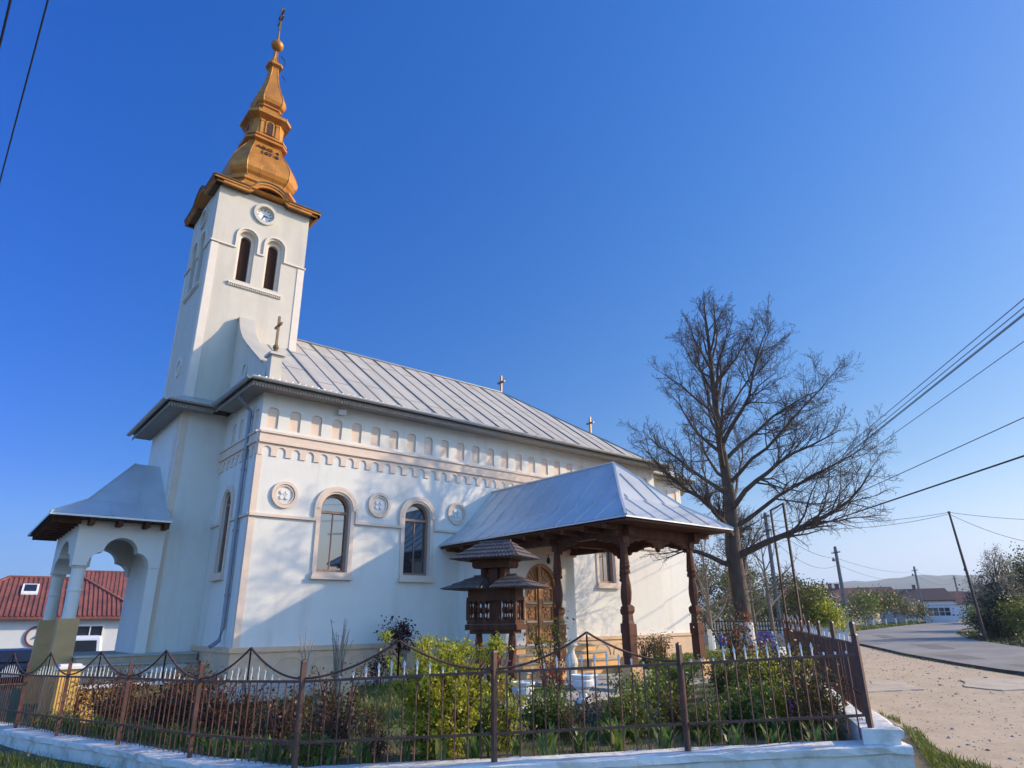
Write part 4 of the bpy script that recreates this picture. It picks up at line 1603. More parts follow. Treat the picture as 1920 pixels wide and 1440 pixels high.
gp_ = thing('gate_pillar', (2.1, 15.5, -.15), 'orange yellow gate pillar with white cap behind the left fence', 'pillar')
YEL = mat('yellow_plaster', (0.72, 0.43, 0.11), 0.9, .06, 5, .2, 30)
b = MB()
b.box(1.93, 2.27, 15.33, 15.67, -.2, .88)
b.build('shaft', YEL, gp_)
b = MB()
b.box(1.88, 2.32, 15.28, 15.72, .88, .925)
b.box(1.93, 2.27, 15.33, 15.67, .926, .96)
b.build('cap', WHITEC, gp_)
lwall = thing('low_wall', (2.9, 15.6, -.1), 'low yellow wall with white coping beside the gate pillar', 'low wall')
b = MB()
b.box(2.275, 3.9, 15.42, 15.6, -.2, .52)
b.build('wall', YEL, lwall)
b = MB()
b.box(2.275, 3.92, 15.38, 15.64, .522, .57)
b.build('coping', WHITEC, lwall)

# ------------------------------------------------------------------ tall metal frame, utility poles and wires
mf = thing('metal_frame_post', (19.4, 10.6, .35), 'tall rusty twin metal uprights joined at the top behind the side fence', 'metal post')
b = MB()
b.beam((19.25, 10.64, .3), (19.25, 10.64, 4.78), .05, .05)
b.build('upright', DARKMET, mf)
b = MB()
b.beam((19.55, 10.36, .3), (19.55, 10.36, 4.98), .06, .06)
b.build('upright', DARKMET, mf)
b = MB()
b.beam((19.24, 10.65, 4.76), (19.55, 10.36, 4.98), .05, .05)
for z in (1.5, 2.6):
    b.beam((19.25, 10.64, z), (19.55, 10.36, z), .03, .03)
b.build('cross_bar', DARKMET, mf)


def lattice_pole(x, y, h, label, az, w0=.34, w1=.17, arms=(.93,), lamp=True, t=.12):
    z0 = ground_z(x, y) - .1
    p = local_thing('utility_pole', (x, y, z0), label, 'utility pole', rotz=az)
    b = MB()
    # H-section concrete pole with openings
    for s_ in (-1, 1):
        b.hexa([(s_ * w0 / 2 - .05, -t / 2, 0), (s_ * w0 / 2 + .05, -t / 2, 0), (s_ * w0 / 2 + .05, t / 2, 0), (s_ * w0 / 2 - .05, t / 2, 0),
                (s_ * w1 / 2 - .045, -t / 2 * .8, h), (s_ * w1 / 2 + .045, -t / 2 * .8, h), (s_ * w1 / 2 + .045, t / 2 * .8, h), (s_ * w1 / 2 - .045, t / 2 * .8, h)])
    k = .4
    while k < h:
        w = w0 + (w1 - w0) * k / h
        b.box(-w / 2 + .04, w / 2 - .04, -t * .3, t * .3, k, k + .14)
        k += .62
    b.build('shaft', POLEC, p)
    a = MB()
    for f in arms:
        a.beam((-.55, 0, h * f), (.55, 0, h * f), .07, .07)
    a.build('cross_arm', DARKMET, p)
    ins = MB()
    for f in arms:
        for u in (-.5, -.25, .25, .5):
            ins.lathe([(.03, h * f + .04), (.04, h * f + .1), (.02, h * f + .15)], 6, (u, 0))
    ins.build('insulators', WHITEC, p)
    if lamp:
        l_ = MB()
        l_.tube([(.1, 0, h * .82), (.6, -.2, h * .86), (1.0, -.4, h * .87)], .025, 5)
        l_.lathe([(.02, h * .89), (.12, h * .86), (.10, h * .84)], 6, (1.1, -.45))
        l_.build('lamp_bracket', POLEC, p)
    wb_ = MB()
    wb_.box(-w0 / 2 - .06, w0 / 2 + .06, -t / 2 - .006, t / 2 + .006, .0, .95)
    wb_.build('painted_foot', WHITEC, p)
    return p, z0


lattice_pole(55.6, 25.6, 6.7, 'tall lattice concrete pole with white foot beside the blossoming orchard', radians(60))
lattice_pole(103.5, 37.2, 7.3, 'concrete pole with lamp bracket beside the white bus shelter', radians(60), lamp=True)
lattice_pole(143, 45.0, 7.4, 'farthest concrete pole with cross arm beyond the bus shelter', radians(60), lamp=False)
cpole, cz = lattice_pole(36.59, 20.63, 7.3, 'concrete utility pole behind the big bare tree carrying all the wires', radians(50), arms=(.97, .86), lamp=False)
lp = thing('utility_pole', (42.25, 12.51, .3), 'slender leaning steel pole on the dark verge right of the road', 'utility pole')
b = MB()
ltop = Vector((42.05, 12.75, 7.05))
b.tube([(42.25, 12.51, .2), (42.16, 12.6, 3.5), ltop], [.085, .07, .05], 8)
b.build('shaft', DARKMET, lp)
b = MB()
b.lathe([(.07, 7.0), (.07, 7.1), (.001, 7.11)], 6, (ltop.x, ltop.y))
b.build('cap', DARKMET, lp)


def wire(pts_, r, label, group=None, sag=0.0):
    P = []
    for a, c in zip(pts_[:-1], pts_[1:]):
        a, c = Vector(a), Vector(c)
        for i in range(14):
            t = i / 14
            q = a.lerp(c, t)
            q.z -= sag * 4 * t * (1 - t)
            P.append(q)
    P.append(Vector(pts_[-1]))
    b = MB()
    b.tube(P, r, 5)
    o = b.build('overhead_wire', WIRE, base=tuple(P[0]))
    return tag(o, label, 'wire', group)


PT = Vector((36.59, 20.63, 7.45))


def through(end, p0, extra=.7):
    e = Vector(end)
    return tuple(e + (e - Vector(p0)) * extra)


for k, (end, zz, rad, lab) in enumerate((((15.52, 2.50, 7.60), 7.45, .010, 'highest of the thin wires fanning out right of the big tree'),
                                         ((15.51, 2.55, 7.42), 7.25, .010, 'second highest of the thin wires fanning out right of the big tree'),
                                         ((15.53, 2.58, 7.30), 7.15, .011, 'middle thin wire of the fan right of the big tree'),
                                         ((15.41, 2.57, 7.22), 7.10, .011, 'fourth thin wire from the top in the fan right of the tree'),
                                         ((16.32, 2.84, 7.00), 6.85, .009, 'lowest wire of the fan of five right of the big tree'),
                                         ((21.35, 4.20, 6.60), 6.30, .014, 'single wire below the fan of five rising to the right edge'),
                                         ((24.60, 5.11, 6.20), 5.85, .030, 'thick black bundled cable rising to the right edge'))):
    p0 = (36.59, 20.63, zz)
    wire([p0, end, through(end, p0)], rad, lab, 'wires from the concrete pole')
wire([tuple(ltop), (36.5, 20.5, 7.1)], .012, 'upper sagging wire from leaning pole towards the big tree', 'wires on the leaning pole', .35)
wire([tuple(ltop - Vector((0, 0, .08))), (36.5, 20.5, 6.75)], .012, 'lower sagging wire from leaning pole towards the big tree', 'wires on the leaning pole', .45)
wire([tuple(ltop), (44.5, 8.5, 6.3), (48, 1, 5.6)], .012, 'upper wire from leaning pole going down to the right edge', 'wires on the leaning pole', .1)
wire([tuple(ltop - Vector((0, 0, .1))), (44.0, 8.5, 4.9), (47, 3, 4.3)], .012, 'lower wire drooping from leaning pole to the right edge', 'wires on the leaning pole', .35)
wire([(36.6, 20.6, 6.9), (55.6, 25.6, 6.2), (103.5, 37.2, 7.6), (143, 45, 8.1)], .014, 'distant wire strung between the concrete poles above the roofs', 'wires between the far poles', .5)
wire([(36.6, 20.6, 6.2), (55.6, 25.6, 5.7), (103.5, 37.2, 7.1), (143, 45, 7.7)], .012, 'lower distant wire strung between the concrete poles', 'wires between the far poles', .9)
wire([(-.70, 4.0, 8.0), (-.79, 7.5, 8.0), (-.85, 8.5, 8.0), (-1.6, 22, 8.0)], .013, 'thick dark wire cutting the very top left corner of the sky', 'wires at the top left')
wire([(-.35, 4.0, 8.0), (-.48, 7.3, 8.0), (-.64, 11.0, 8.0), (-1.05, 22, 8.0)], .010, 'long thin wire slanting down the top left sky', 'wires at the top left')

# ------------------------------------------------------------------ vegetation
TWIG = mat('rose_twig', (0.10, 0.045, 0.03), 0.8, .3, 20)
PALETWIG = mat('pale_twig', (0.33, 0.26, 0.20), 0.85, .2, 20)


def leafmat(name, cols, trans=.3, rough=.45, spec=.4):
    return mat(name, cols[0], rough, spec=spec, island=cols, trans=trans)


L_ROSE = leafmat('rose_leaf_dark_red', [(.045, .022, .016), (.075, .028, .02), (.13, .035, .022), (.055, .05, .016), (.035, .03, .018), (.05, .06, .018)])
L_ROSE2 = leafmat('rose_leaf_bronze', [(.06, .035, .016), (.10, .045, .018), (.06, .065, .016), (.10, .10, .02), (.18, .05, .02), (.06, .085, .016), (.09, .12, .02)])
L_GREEN = leafmat('leaf_green', [(.06, .10, .016), (.10, .16, .02), (.15, .21, .028), (.07, .11, .02), (.22, .26, .04)], .35)
L_EUO = leafmat('yellow_green_leaf', [(.26, .30, .022), (.42, .43, .035), (.55, .53, .06), (.32, .33, .03), (.14, .19, .02), (.62, .57, .11)], .45)
L_PURP = leafmat('purple_leaf', [(.030, .009, .014), (.05, .012, .018), (.07, .018, .022), (.025, .012, .014)])
L_GREY = leafmat('grey_green_leaf', [(.10, .12, .09), (.15, .17, .13), (.08, .09, .07), (.19, .20, .16)])
L_BRED = leafmat('bright_red_leaf', [(.30, .04, .025), (.42, .08, .03), (.20, .05, .02), (.12, .07, .015), (.35, .16, .03)])
L_YEL = leafmat('forsythia_flower', [(.55, .36, .01), (.65, .45, .02), (.50, .32, .01), (.20, .20, .02)])
L_TREE1 = leafmat('young_tree_leaf', [(.11, .14, .02), (.17, .20, .03), (.23, .24, .04), (.08, .11, .02)])
L_TREE2 = leafmat('olive_tree_leaf', [(.10, .10, .025), (.14, .13, .035), (.08, .09, .02), (.17, .15, .045)])
L_BLOS = leafmat('white_blossom', [(.48, .46, .40), (.60, .58, .52), (.40, .38, .30), (.30, .32, .20)])
L_BLOS2 = leafmat('cream_blossom', [(.30, .25, .17), (.38, .33, .23), (.22, .19, .11), (.17, .17, .08), (.44, .39, .29)])
L_DARK = leafmat('dark_evergreen_leaf', [(.016, .028, .012), (.025, .04, .016), (.035, .05, .018), (.013, .022, .012)], .12)
L_BLADE = leafmat('grass_blade', [(.10, .14, .018), (.14, .19, .024), (.19, .22, .035), (.07, .10, .016), (.25, .22, .08)], .35)
L_TULIP = leafmat('tulip_leaf', [(.10, .18, .045), (.14, .24, .055), (.22, .30, .06), (.07, .13, .04), (.30, .32, .09)], .4)


def leaf_arrays(P, size, rs, flat=0.0, asp=.55, fold=.25):
    """diamond leaves at points P (n,3): returns verts, faces"""
    n = len(P)
    d = rs.normal(size=(n, 3))
    d[:, 2] *= (1 - flat)
    d /= np.linalg.norm(d, axis=1, keepdims=True) + 1e-9
    r = rs.normal(size=(n, 3))
    s = np.cross(d, r)
    s /= np.linalg.norm(s, axis=1, keepdims=True) + 1e-9
    nn = np.cross(d, s)
    L_ = size * rs.uniform(.6, 1.25, size=(n, 1))
    a = P
    b = P + d * L_ * .5 + s * L_ * asp * .5 + nn * L_ * fold * .3
    c = P + d * L_
    e = P + d * L_ * .5 - s * L_ * asp * .5 + nn * L_ * fold * .3
    V = np.stack([a, b, c, e], 1).reshape(-1, 3)
    F = np.arange(n * 4).reshape(n, 4)
    return V, F


def np_mesh(name, V, F, m, parent=None, base=None, smooth=False):
    me = bpy.data.meshes.new(name)
    o = bpy.data.objects.new(name, me)
    org = ORG[parent.name] if parent is not None else (Vector(base) if base is not None else Vector((0, 0, 0)))
    V = np.asarray(V, dtype=np.float64) - np.array(org)
    me.vertices.add(len(V))
    me.vertices.foreach_set('co', V.astype(np.float32).ravel())
    k = F.shape[1]
    me.loops.add(F.size)
    me.loops.foreach_set('vertex_index', F.astype(np.int32).ravel())
    me.polygons.add(len(F))
    me.polygons.foreach_set('loop_start', np.arange(0, F.size, k, dtype=np.int32))
    me.polygons.foreach_set('loop_total', np.full(len(F), k, dtype=np.int32))
    me.update(calc_edges=True)
    me.materials.append(m)
    COL.objects.link(o)
    ORG[o.name] = org
    if parent is not None:
        o.parent = parent
    elif base is not None:
        o.location = org
    return o


def bush(name, label, cat, seed, h, w, leaf, size, nleaf, stems=9, twig=TWIG, clumps=14, bare=.15, loc=None, group=None, flowers=None, spread=.16, lean=.5):
    """shrub: thin stems from the foot, leaves in clumps along their upper length"""
    rs = np.random.RandomState(seed)
    rg = random.Random(seed)
    t = local_thing(name, loc or (0, 0, 0), label, cat, group)
    sb_ = MB()
    tips = []
    for i in range(stems):
        a = rg.uniform(0, 2 * pi)
        rr_ = rg.uniform(.2, 1.0)
        hh = h * rg.uniform(.62, 1.0)
        x, y = w * .5 * rr_ * cos(a), w * .5 * rr_ * sin(a)
        b0 = (x * .18, y * .18, -.05)
        mid = (x * .5 * lean / .5 + rg.uniform(-.04, .04), y * .5 * lean / .5 + rg.uniform(-.04, .04), hh * .55)
        top = (x, y, hh)
        sb_.tube([b0, mid, top], [.011 * (h + .5), .008 * (h + .5), .004], 4)
        P0, P1, P2 = np.array(b0), np.array(mid), np.array(top)
        for k in range(max(1, clumps // stems + 1)):
            u = rg.uniform(bare, 1.0)
            q = P0 * (1 - u) ** 2 + P1 * 2 * u * (1 - u) + P2 * u * u if u < .98 else P2
            off = rs.normal(size=3) * spread * .5
            tips.append((q, q + off))
            sb_.tube([tuple(q), tuple(q + off)], [.004, .002], 3, cap=False)
    sb_.build('stems', twig, t)
    C_ = np.array([q for _, q in tips])
    idx = rs.randint(0, len(C_), nleaf)
    P = C_[idx] + rs.normal(size=(nleaf, 3)) * spread * np.array([1, 1, .85]) * rs.uniform(.4, 1.0, size=(nleaf, 1))
    P[:, 2] = np.abs(P[:, 2])
    V, F = leaf_arrays(P, size, rs)
    np_mesh('leaves', V, F, leaf, t)
    if flowers:
        m, n, fs = flowers
        P = C_[rs.randint(0, len(C_), n)] + rs.normal(size=(n, 3)) * spread
        V, F = leaf_arrays(np.repeat(P, 6, 0), fs, rs, asp=.9)
        np_mesh('flowers', V, F, m, t)
    return t


# prototypes, then copies
rose_p = [bush('rose_bush', 'placeholder', 'bush', 10 + i, .80 + .06 * i, .85, (L_ROSE, L_ROSE2, L_ROSE, L_ROSE2)[i], .055, 620, 13, clumps=46, bare=.3, spread=.10) for i in range(4)]
rg = random.Random(21)
# behind the left part of the front fence: two loose rows
spots = []
for i in range(2, 7):
    a, c = Vector(FP[i]), Vector(FP[i + 1])
    n = Vector((c.y - a.y, -(c.x - a.x), 0)).normalized()
    if i == 2:
        continue
    for k in range(4):
        t = (k + .5) / 4
        for row in (0, 1):
            q = a.lerp(c, t + (.12 if row else 0)) + n * (.80 + .65 * row + rg.uniform(-.12, .12))
            spots.append((q.x, q.y, i))
first = [True] * 4
LR = 'dark red leaved rose bush in the rows behind the left front fence'
for j, (x, y, i) in enumerate(spots):
    k = j % 4
    z = yard_z(x, y) + .0
    rz, sc = rg.uniform(0, 6.28), rg.uniform(.55, 1.08)
    if rg.random() < .16 and not first[k]:
        continue
    if first[k]:
        o = rose_p[k]
        o.location = (x, y, z)
        o.rotation_euler = (0, 0, rz)
        o.scale = (sc,) * 3
        o['label'] = LR
        o['group'] = 'rose bushes behind the left fence'
        first[k] = False
    else:
        copy_tree(rose_p[k], (x, y, z), rz, sc, LR, 'rose bushes behind the left fence')
# roses and low shrubs behind the right part
RS = [(4.1, 7.35, 0, .5, 'dark low rose bush left of the yellow green shrub'), (3.62, 8.35, 2, .5, 'dark red rose bush between the left post and standing stone'),
      (6.15, 6.35, 1, .55, 'low bronze rose bush right of the yellow green shrub'), (7.05, 6.9, 0, .66, 'dark red rose bush before the white urn planters'),
      (7.6, 5.95, 3, .6, 'bronze rose bush behind the second fence post from right'), (8.4, 6.5, 0, .7, 'dark red rose bush with pale stems in the middle of the right bed'),
      (8.75, 5.55, 2, .72, 'dark rose bush at the back of the right bed'), (9.6, 6.5, 1, .75, 'bronze rose bush near the porch pavement edge'),
      (10.6, 6.6, 3, .85, 'green bronze rose bush before the right porch post'), (9.3, 5.2, 3, .8, 'yellowish bronze rose bush near the side fence'),
      (8.55, 4.65, 1, .98, 'tall orange bronze rose bush at the fence corner'), (8.35, 4.25, 3, 1.0, 'tall mixed red and green rose bush beside the corner post'),
      (9.35, 4.85, 1, 1.05, 'reddish rose bush just behind the corner rose bushes')]
for x, y, k, sc, lab in RS:
    copy_tree(rose_p[k], (x, y, yard_z(x, y)), rg.uniform(0, 6.28), sc, lab, 'rose bushes in the right bed')

bush('shrub', 'large bright yellow green evergreen shrub behind the front fence', 'shrub', 41, 1.30, 1.45, L_EUO, .044, 24000, 44, clumps=300, bare=.05, loc=(4.72, 7.02, yard_z(4.7, 7.0)), spread=.07)
bush('shrub', 'yellow green side shoots of the evergreen shrub beside the shrine', 'shrub', 42, .75, .55, L_EUO, .045, 1100, 10, clumps=40, bare=.08, loc=(5.45, 6.75, yard_z(5.4, 6.7)), spread=.08)
bush('shrub', 'tall slim yellow green shoot rising above the evergreen shrub', 'shrub', 43, 1.62, .22, L_EUO, .045, 420, 3, clumps=22, bare=.45, loc=(5.12, 7.35, yard_z(5.0, 7.4)), spread=.05)
bush('small_tree', 'purple leaved small tree against the blue shaded church wall', 'small tree', 44, 1.32, 1.15, L_PURP, .085, 720, 9, twig=PALETWIG, clumps=30, bare=.72, loc=(8.5, 14.2, .40), spread=.13, lean=.3)
bush('shrub', 'dark low purple shrub at the foot of the church wall', 'shrub', 45, .75, .8, L_PURP, .06, 420, 8, clumps=26, bare=.4, loc=(7.3, 13.2, .38), spread=.12)
bush('shrub', 'leafless pale twiggy shrub before the grey church socle', 'shrub', 46, 1.38, .62, L_GREY, .015, 60, 20, twig=PALETWIG, clumps=90, bare=.4, loc=(6.3, 13.0, .36), spread=.08, lean=.35)
bush('shrub', 'sparse bare sapling with three long twigs near the drain pipe', 'shrub', 47, 1.35, .6, L_GREY, .012, 20, 5, twig=PALETWIG, clumps=20, bare=.5, loc=(5.35, 12.4, .34), spread=.07, lean=.25)
bush('shrub', 'second pale bare shrub behind the front fence near standing stone', 'shrub', 48, .95, .5, L_GREY, .012, 30, 12, twig=PALETWIG, clumps=50, bare=.3, loc=(4.3, 9.3, .22), spread=.08, lean=.4)
bush('rose_bush', 'tall slender green rose bush before the carved church door', 'bush', 49, 1.35, .75, L_GREEN, .06, 520, 8, clumps=40, bare=.5, loc=(8.9, 9.75, .42), spread=.12, flowers=(L_BLOS, 5, .03))
bush('rose_bush', 'red leaved rose bush below the carved church door', 'bush', 50, .62, .55, L_BRED, .055, 380, 9, clumps=30, bare=.3, loc=(7.85, 8.4, .42), spread=.09)
bush('shrub', 'dark red barberry beside the posts of the wooden shrine', 'shrub', 51, .95, .5, L_BRED, .04, 380, 9, clumps=34, bare=.3, loc=(6.35, 8.1, .36), spread=.09)
for k, (x, y, lab) in enumerate(((14.5, 12.1, 'bronze green shrub right of the middle porch post'), (15.4, 12.4, 'spiky reddish shrub between the two right porch posts'), (16.2, 12.9, 'pink tipped shrub before the orange socle'))):
    bush('shrub', lab, 'shrub', 52 + k, .85, .75, (L_ROSE2, L_TREE2, L_BRED)[k], .055, 520, 16, clumps=50, bare=.25, loc=(x, y, .42), spread=.10)
bush('rose_bush', 'big dark rose bush with orange red new leaves before the big trunk', 'bush', 56, 1.45, 1.3, L_ROSE2, .06, 900, 16, clumps=60, bare=.3, loc=(12.2, 7.9, .42), spread=.14, flowers=(L_BRED, 18, .06))
bush('rose_bush', 'bright red and yellow rose bush near the blue barrel', 'bush', 57, 1.05, 1.2, L_BRED, .055, 620, 14, clumps=50, bare=.35, loc=(11.5, 6.95, .40), spread=.12)
bush('shrub', 'yellow green shrub in the right bed behind the fence', 'shrub', 58, .80, 1.0, L_EUO, .05, 800, 14, clumps=50, bare=.15, loc=(9.9, 5.75, .40), spread=.12)
bush('shrub', 'dark red shrub at the base of the dark side fence', 'shrub', 59, 1.0, .9, L_ROSE2, .055, 600, 12, clumps=44, bare=.25, loc=(10.6, 5.8, .40), spread=.12)
for k, (x, y, s_) in enumerate(((6.75, 6.75, .9), (7.35, 6.35, 1.0), (8.0, 5.55, .9), (4.7, 9.2, .7), (8.9, 6.1, .85))):
    lab = ('grey green lavender mound left of the urn planters', 'large grey green lavender mound before the urn planters', 'grey lavender mound behind the right end of the fence', 'grey lavender mound beside the standing stone', 'grey green lavender mound in the centre of the right bed')[k]
    if k == 0:
        lav = bush('lavender', lab, 'shrub', 60, .38, .75, L_GREY, .05, 900, 26, twig=PALETWIG, clumps=90, bare=.3, loc=(x, y, yard_z(x, y)), spread=.06, group='lavender mounds')
    else:
        copy_tree(lav, (x, y, yard_z(x, y)), k * 1.3, s_, lab, 'lavender mounds')

GB = [(6.35, 7.0, .9, L_GREEN, 'leafy green bush right of the yellow green shrub'), (7.0, 6.2, .85, L_TREE1, 'bright green bush behind the second bay from the right'), (7.75, 6.55, 1.0, L_GREEN, 'green bush in front of the right porch pedestal'),
      (8.55, 7.0, .9, L_TREE1, 'light green bush at the pavement edge'), (9.3, 7.2, 1.0, L_GREEN, 'dark green bush near the right porch post'), (8.2, 5.25, .9, L_GREEN, 'dark leafy bush behind the rightmost bay'),
      (9.0, 5.0, 1.0, L_EUO, 'yellow green leafy bush behind the rightmost bay'), (9.75, 6.35, 1.1, L_TREE1, 'tall light green bush behind the lavender'), (10.6, 6.2, 1.1, L_EUO, 'yellow green bush at the foot of the side fence'),
      (5.9, 7.75, .8, L_GREEN, 'low green bush before the shrine posts'), (3.55, 7.85, .5, L_TREE1, 'low light green bush left of the evergreen shrub'), (7.5, 5.35, .7, L_TREE1, 'low light green bush close to the fence between two posts')]
protos = {}
for k, (x, y, s_, lf_, lab) in enumerate(GB):
    if lf_.name not in protos:
        protos[lf_.name] = bush('bush', lab, 'bush', 70 + k, .62, 1.05, lf_, .055, 2800, 24, clumps=110, bare=.1, loc=(x, y, yard_z(x, y)), spread=.10, group='green bushes in the right bed')
        protos[lf_.name].scale = (s_,) * 3
    else:
        copy_tree(protos[lf_.name], (x, y, yard_z(x, y)), k * 1.1, s_, lab, 'green bushes in the right bed')

# tulips: a clump of broad blades, some with a bud
def tulip(seed, colour, n=14):
    rg_ = random.Random(seed)
    t = local_thing('tulip_plant', (0, 0, 0), 'tulip', 'flower')
    V, F = [], []
    for i in range(n):
        a = rg_.uniform(0, 6.28)
        l_ = rg_.uniform(.18, .32)
        o = Vector((rg_.uniform(-.06, .06), rg_.uniform(-.06, .06), 0))
        d = Vector((cos(a), sin(a), 0))
        s = Vector((-d.y, d.x, 0))
        k = len(V)
        pts_ = [(0, .010), (.25, .020), (.6, .017), (.85, .010), (1, .001)]
        for u, w in pts_:
            c = o + d * (.13 * u * u) + Vector((0, 0, l_ * (u - .12 * u * u)))
            V += [c - s * w, c + s * w]
        for q in range(4):
            F.append((k + 2 * q, k + 2 * q + 1, k + 2 * q + 3, k + 2 * q + 2))
    np_mesh('leaves', np.array([tuple(v) for v in V]), np.array(F), L_TULIP, t)
    if colour:
        b = MB()
        for i in range(2):
            x, y, h = rg_.uniform(-.06, .06), rg_.uniform(-.06, .06), rg_.uniform(.30, .38)
            b.lathe([(.006, .1), (.005, h)], 5, (x, y))
            b.lathe([(.008, h + .001), (.022, h + .018), (.022, h + .04), (.012, h + .058)], 8, (x, y))
        b.build('flower', colour, t)
    return t


tul = [tulip(1, None), tulip(2, mat('pink_petal', (.55, .10, .14), .5)), tulip(3, mat('violet_petal', (.25, .05, .28), .5)), tulip(5, None, 20)]
tl = ['clump of green tulip leaves along the foot of the front fence', 'tulip with pink buds behind the fence beside the evergreen shrub', 'tulip with violet bud in the right bed', 'dense clump of green blades along the foot of the front fence']
tspots = [(5.0, 6.42, 1), (8.45, 4.75, 2)]
for i in range(0, 7):
    a, c = Vector(FP[i]), Vector(FP[i + 1])
    n = Vector((c.y - a.y, -(c.x - a.x), 0)).normalized()
    for k in range(9 if i > 2 else 5):
        q = a.lerp(c, (k + .5) / (9 if i > 2 else 5) + rg.uniform(-.04, .04)) + n * (.30 + rg.uniform(-.05, .18))
        tspots.append((q.x, q.y, 0 if rg.random() < .6 else 3))
for k in range(22):
    u, v = rg.random(), rg.random()
    q = Vector((6.0, 6.2, 0)).lerp(Vector((8.4, 4.6, 0)), u) + Vector((.7, .75, 0)) * v * 1.4
    tspots.append((q.x, q.y, 0 if rg.random() < .6 else 3))
done = set()
for x, y, k in tspots:
    z = yard_z(x, y) + .0
    if k not in done:
        o = tul[k]
        o.location = (x, y, z)
        o['label'] = tl[k]
        if k in (0, 3): o['group'] = 'tulip leaf clumps'
        done.add(k)
    else:
        copy_tree(tul[k], (x, y, z), rg.uniform(0, 6.28), rg.uniform(.8, 1.25), tl[k], 'tulip leaf clumps')


# ---- grass
def grass(name, area_pts, n, hmin, hmax, zf, seed, m=L_BLADE, w=.006):
    rs = np.random.RandomState(seed)
    xs, ys = [p[0] for p in area_pts], [p[1] for p in area_pts]
    poly = area_pts
    pts_ = []
    tries = 0
    while len(pts_) < n and tries < n * 12:
        tries += 1
        x, y = rs.uniform(min(xs), max(xs)), rs.uniform(min(ys), max(ys))
        c = False
        j = len(poly) - 1
        for i in range(len(poly)):
            if (poly[i][1] > y) != (poly[j][1] > y) and x < (poly[j][0] - poly[i][0]) * (y - poly[i][1]) / (poly[j][1] - poly[i][1]) + poly[i][0]:
                c = not c
            j = i
        if c:
            pts_.append((x, y, zf(x, y)))
    P = np.array(pts_)
    n = len(P)
    a = rs.uniform(0, 2 * pi, n)
    h = rs.uniform(hmin, hmax, n)
    # patches of taller and shorter growth
    h *= .65 + .6 * (np.sin(P[:, 0] * 3.1) * np.cos(P[:, 1] * 2.7) * .5 + .5)
    d = np.stack([np.cos(a), np.sin(a), np.zeros(n)], 1)
    s = np.stack([-np.sin(a), np.cos(a), np.zeros(n)], 1) * w
    up = np.array([0, 0, 1.0])
    b1 = P + d * (h * .15)[:, None] + up * (h * .55)[:, None]
    b2 = P + d * (h * rs.uniform(.2, .9, n))[:, None] + up * h[:, None]
    V = np.stack([P - s, P + s, b1 + s * .8, b1 - s * .8, b1 - s * .8, b1 + s * .8, b2 + s * .1, b2 - s * .1], 1).reshape(-1, 3)
    F = np.arange(n * 8).reshape(n * 2, 4)
    o = np_mesh(name, V, F, m)
    return tag(o, kind='stuff')


grass('grass', [(4.6, 5.55), (3.0, 7.1), (2.4, 9.3), (1.95, 11.4), (1.4, 13.5), (1.0, 15.5), (-.4, 24), (-2.5, 24), (-.4, 10), (2.0, 4.6)], 20000, .05, .16, ground_z, 1)
grass('grass', [(8.35, 3.15), (9.4, 3.7), (12.5, 5.2), (13.3, 5.9), (11.4, 4.5), (9.75, 3.65), (8.9, 2.5), (7.6, 1.9), (5.6, 3.9), (6.3, 4.6), (7.85, 3.2)], 9000, .03, .12, lambda x, y: ground_z(x, y), 2)
grass('grass', [(14.7, 8.6), (22, 12.6), (25, 20), (19, 14.5), (14.8, 14.5)], 9000, .05, .14, yard_z, 3, w=.012)
grass('grass', [(4.0, 9.6), (8.0, 9.2), (9.1, 13.4), (4.0, 13.4)], 6000, .05, .12, yard_z, 4, w=.009)
grass('grass', bed, 7000, .04, .13, yard_z, 5)
grass('grass', [(57, 26.6), (66, 28.2), (78, 30.4), (95, 33.2), (94, 36), (78, 33), (60, 30), (48, 26)], 14000, .08, .25, ground_z, 6, w=.05)
grass('grass', [(41.3, 12.4), (44.7, 14.1), (51.6, 16.9), (55, 17.8), (60, 16), (60, 10), (45, 8), (38, 9.5)], 9000, .06, .22, ground_z, 7, m=leafmat('verge_blade', [(.04, .055, .012), (.06, .075, .015), (.09, .09, .03)]), w=.03)


# pebbles and scraps on the dirt verge
rs = np.random.RandomState(44)
dp_ = [(9.2, 2.9), (12.2, 5.0), (20, 10.4), (30, 16.0), (33.0, 14.3), (25.4, 8.8), (18.2, 2.8), (14.0, -.6), (11, -1)]
Pb = []
while len(Pb) < 2800:
    x, y = rs.uniform(8, 34), rs.uniform(-1, 17)
    ins, j = False, len(dp_) - 1
    for i in range(len(dp_)):
        if (dp_[i][1] > y) != (dp_[j][1] > y) and x < (dp_[j][0] - dp_[i][0]) * (y - dp_[i][1]) / (dp_[j][1] - dp_[i][1]) + dp_[i][0]:
            ins = not ins
        j = i
    if ins:
        Pb.append((x, y, ground_z(x, y) + .008))
Pb = np.array(Pb)
n_ = len(Pb)
sz = rs.gamma(1.2, .0035, n_)[:, None] + .003
ang = rs.uniform(0, 6.28, n_)
ax_ = np.stack([np.cos(ang), np.sin(ang), np.zeros(n_)], 1) * sz * rs.uniform(1, 2.2, (n_, 1))
bx_ = np.stack([-np.sin(ang), np.cos(ang), np.zeros(n_)], 1) * sz
cx_ = np.array([0, 0, 1.0]) * sz * .8
Vp = np.stack([Pb - ax_ - bx_, Pb + ax_ - bx_ * .7, Pb + ax_ * .8 + bx_, Pb - ax_ + bx_, Pb - ax_ * .4 - bx_ * .4 + cx_, Pb + ax_ * .5 - bx_ * .3 + cx_, Pb + ax_ * .3 + bx_ * .5 + cx_, Pb - ax_ * .5 + bx_ * .4 + cx_], 1).reshape(-1, 3)
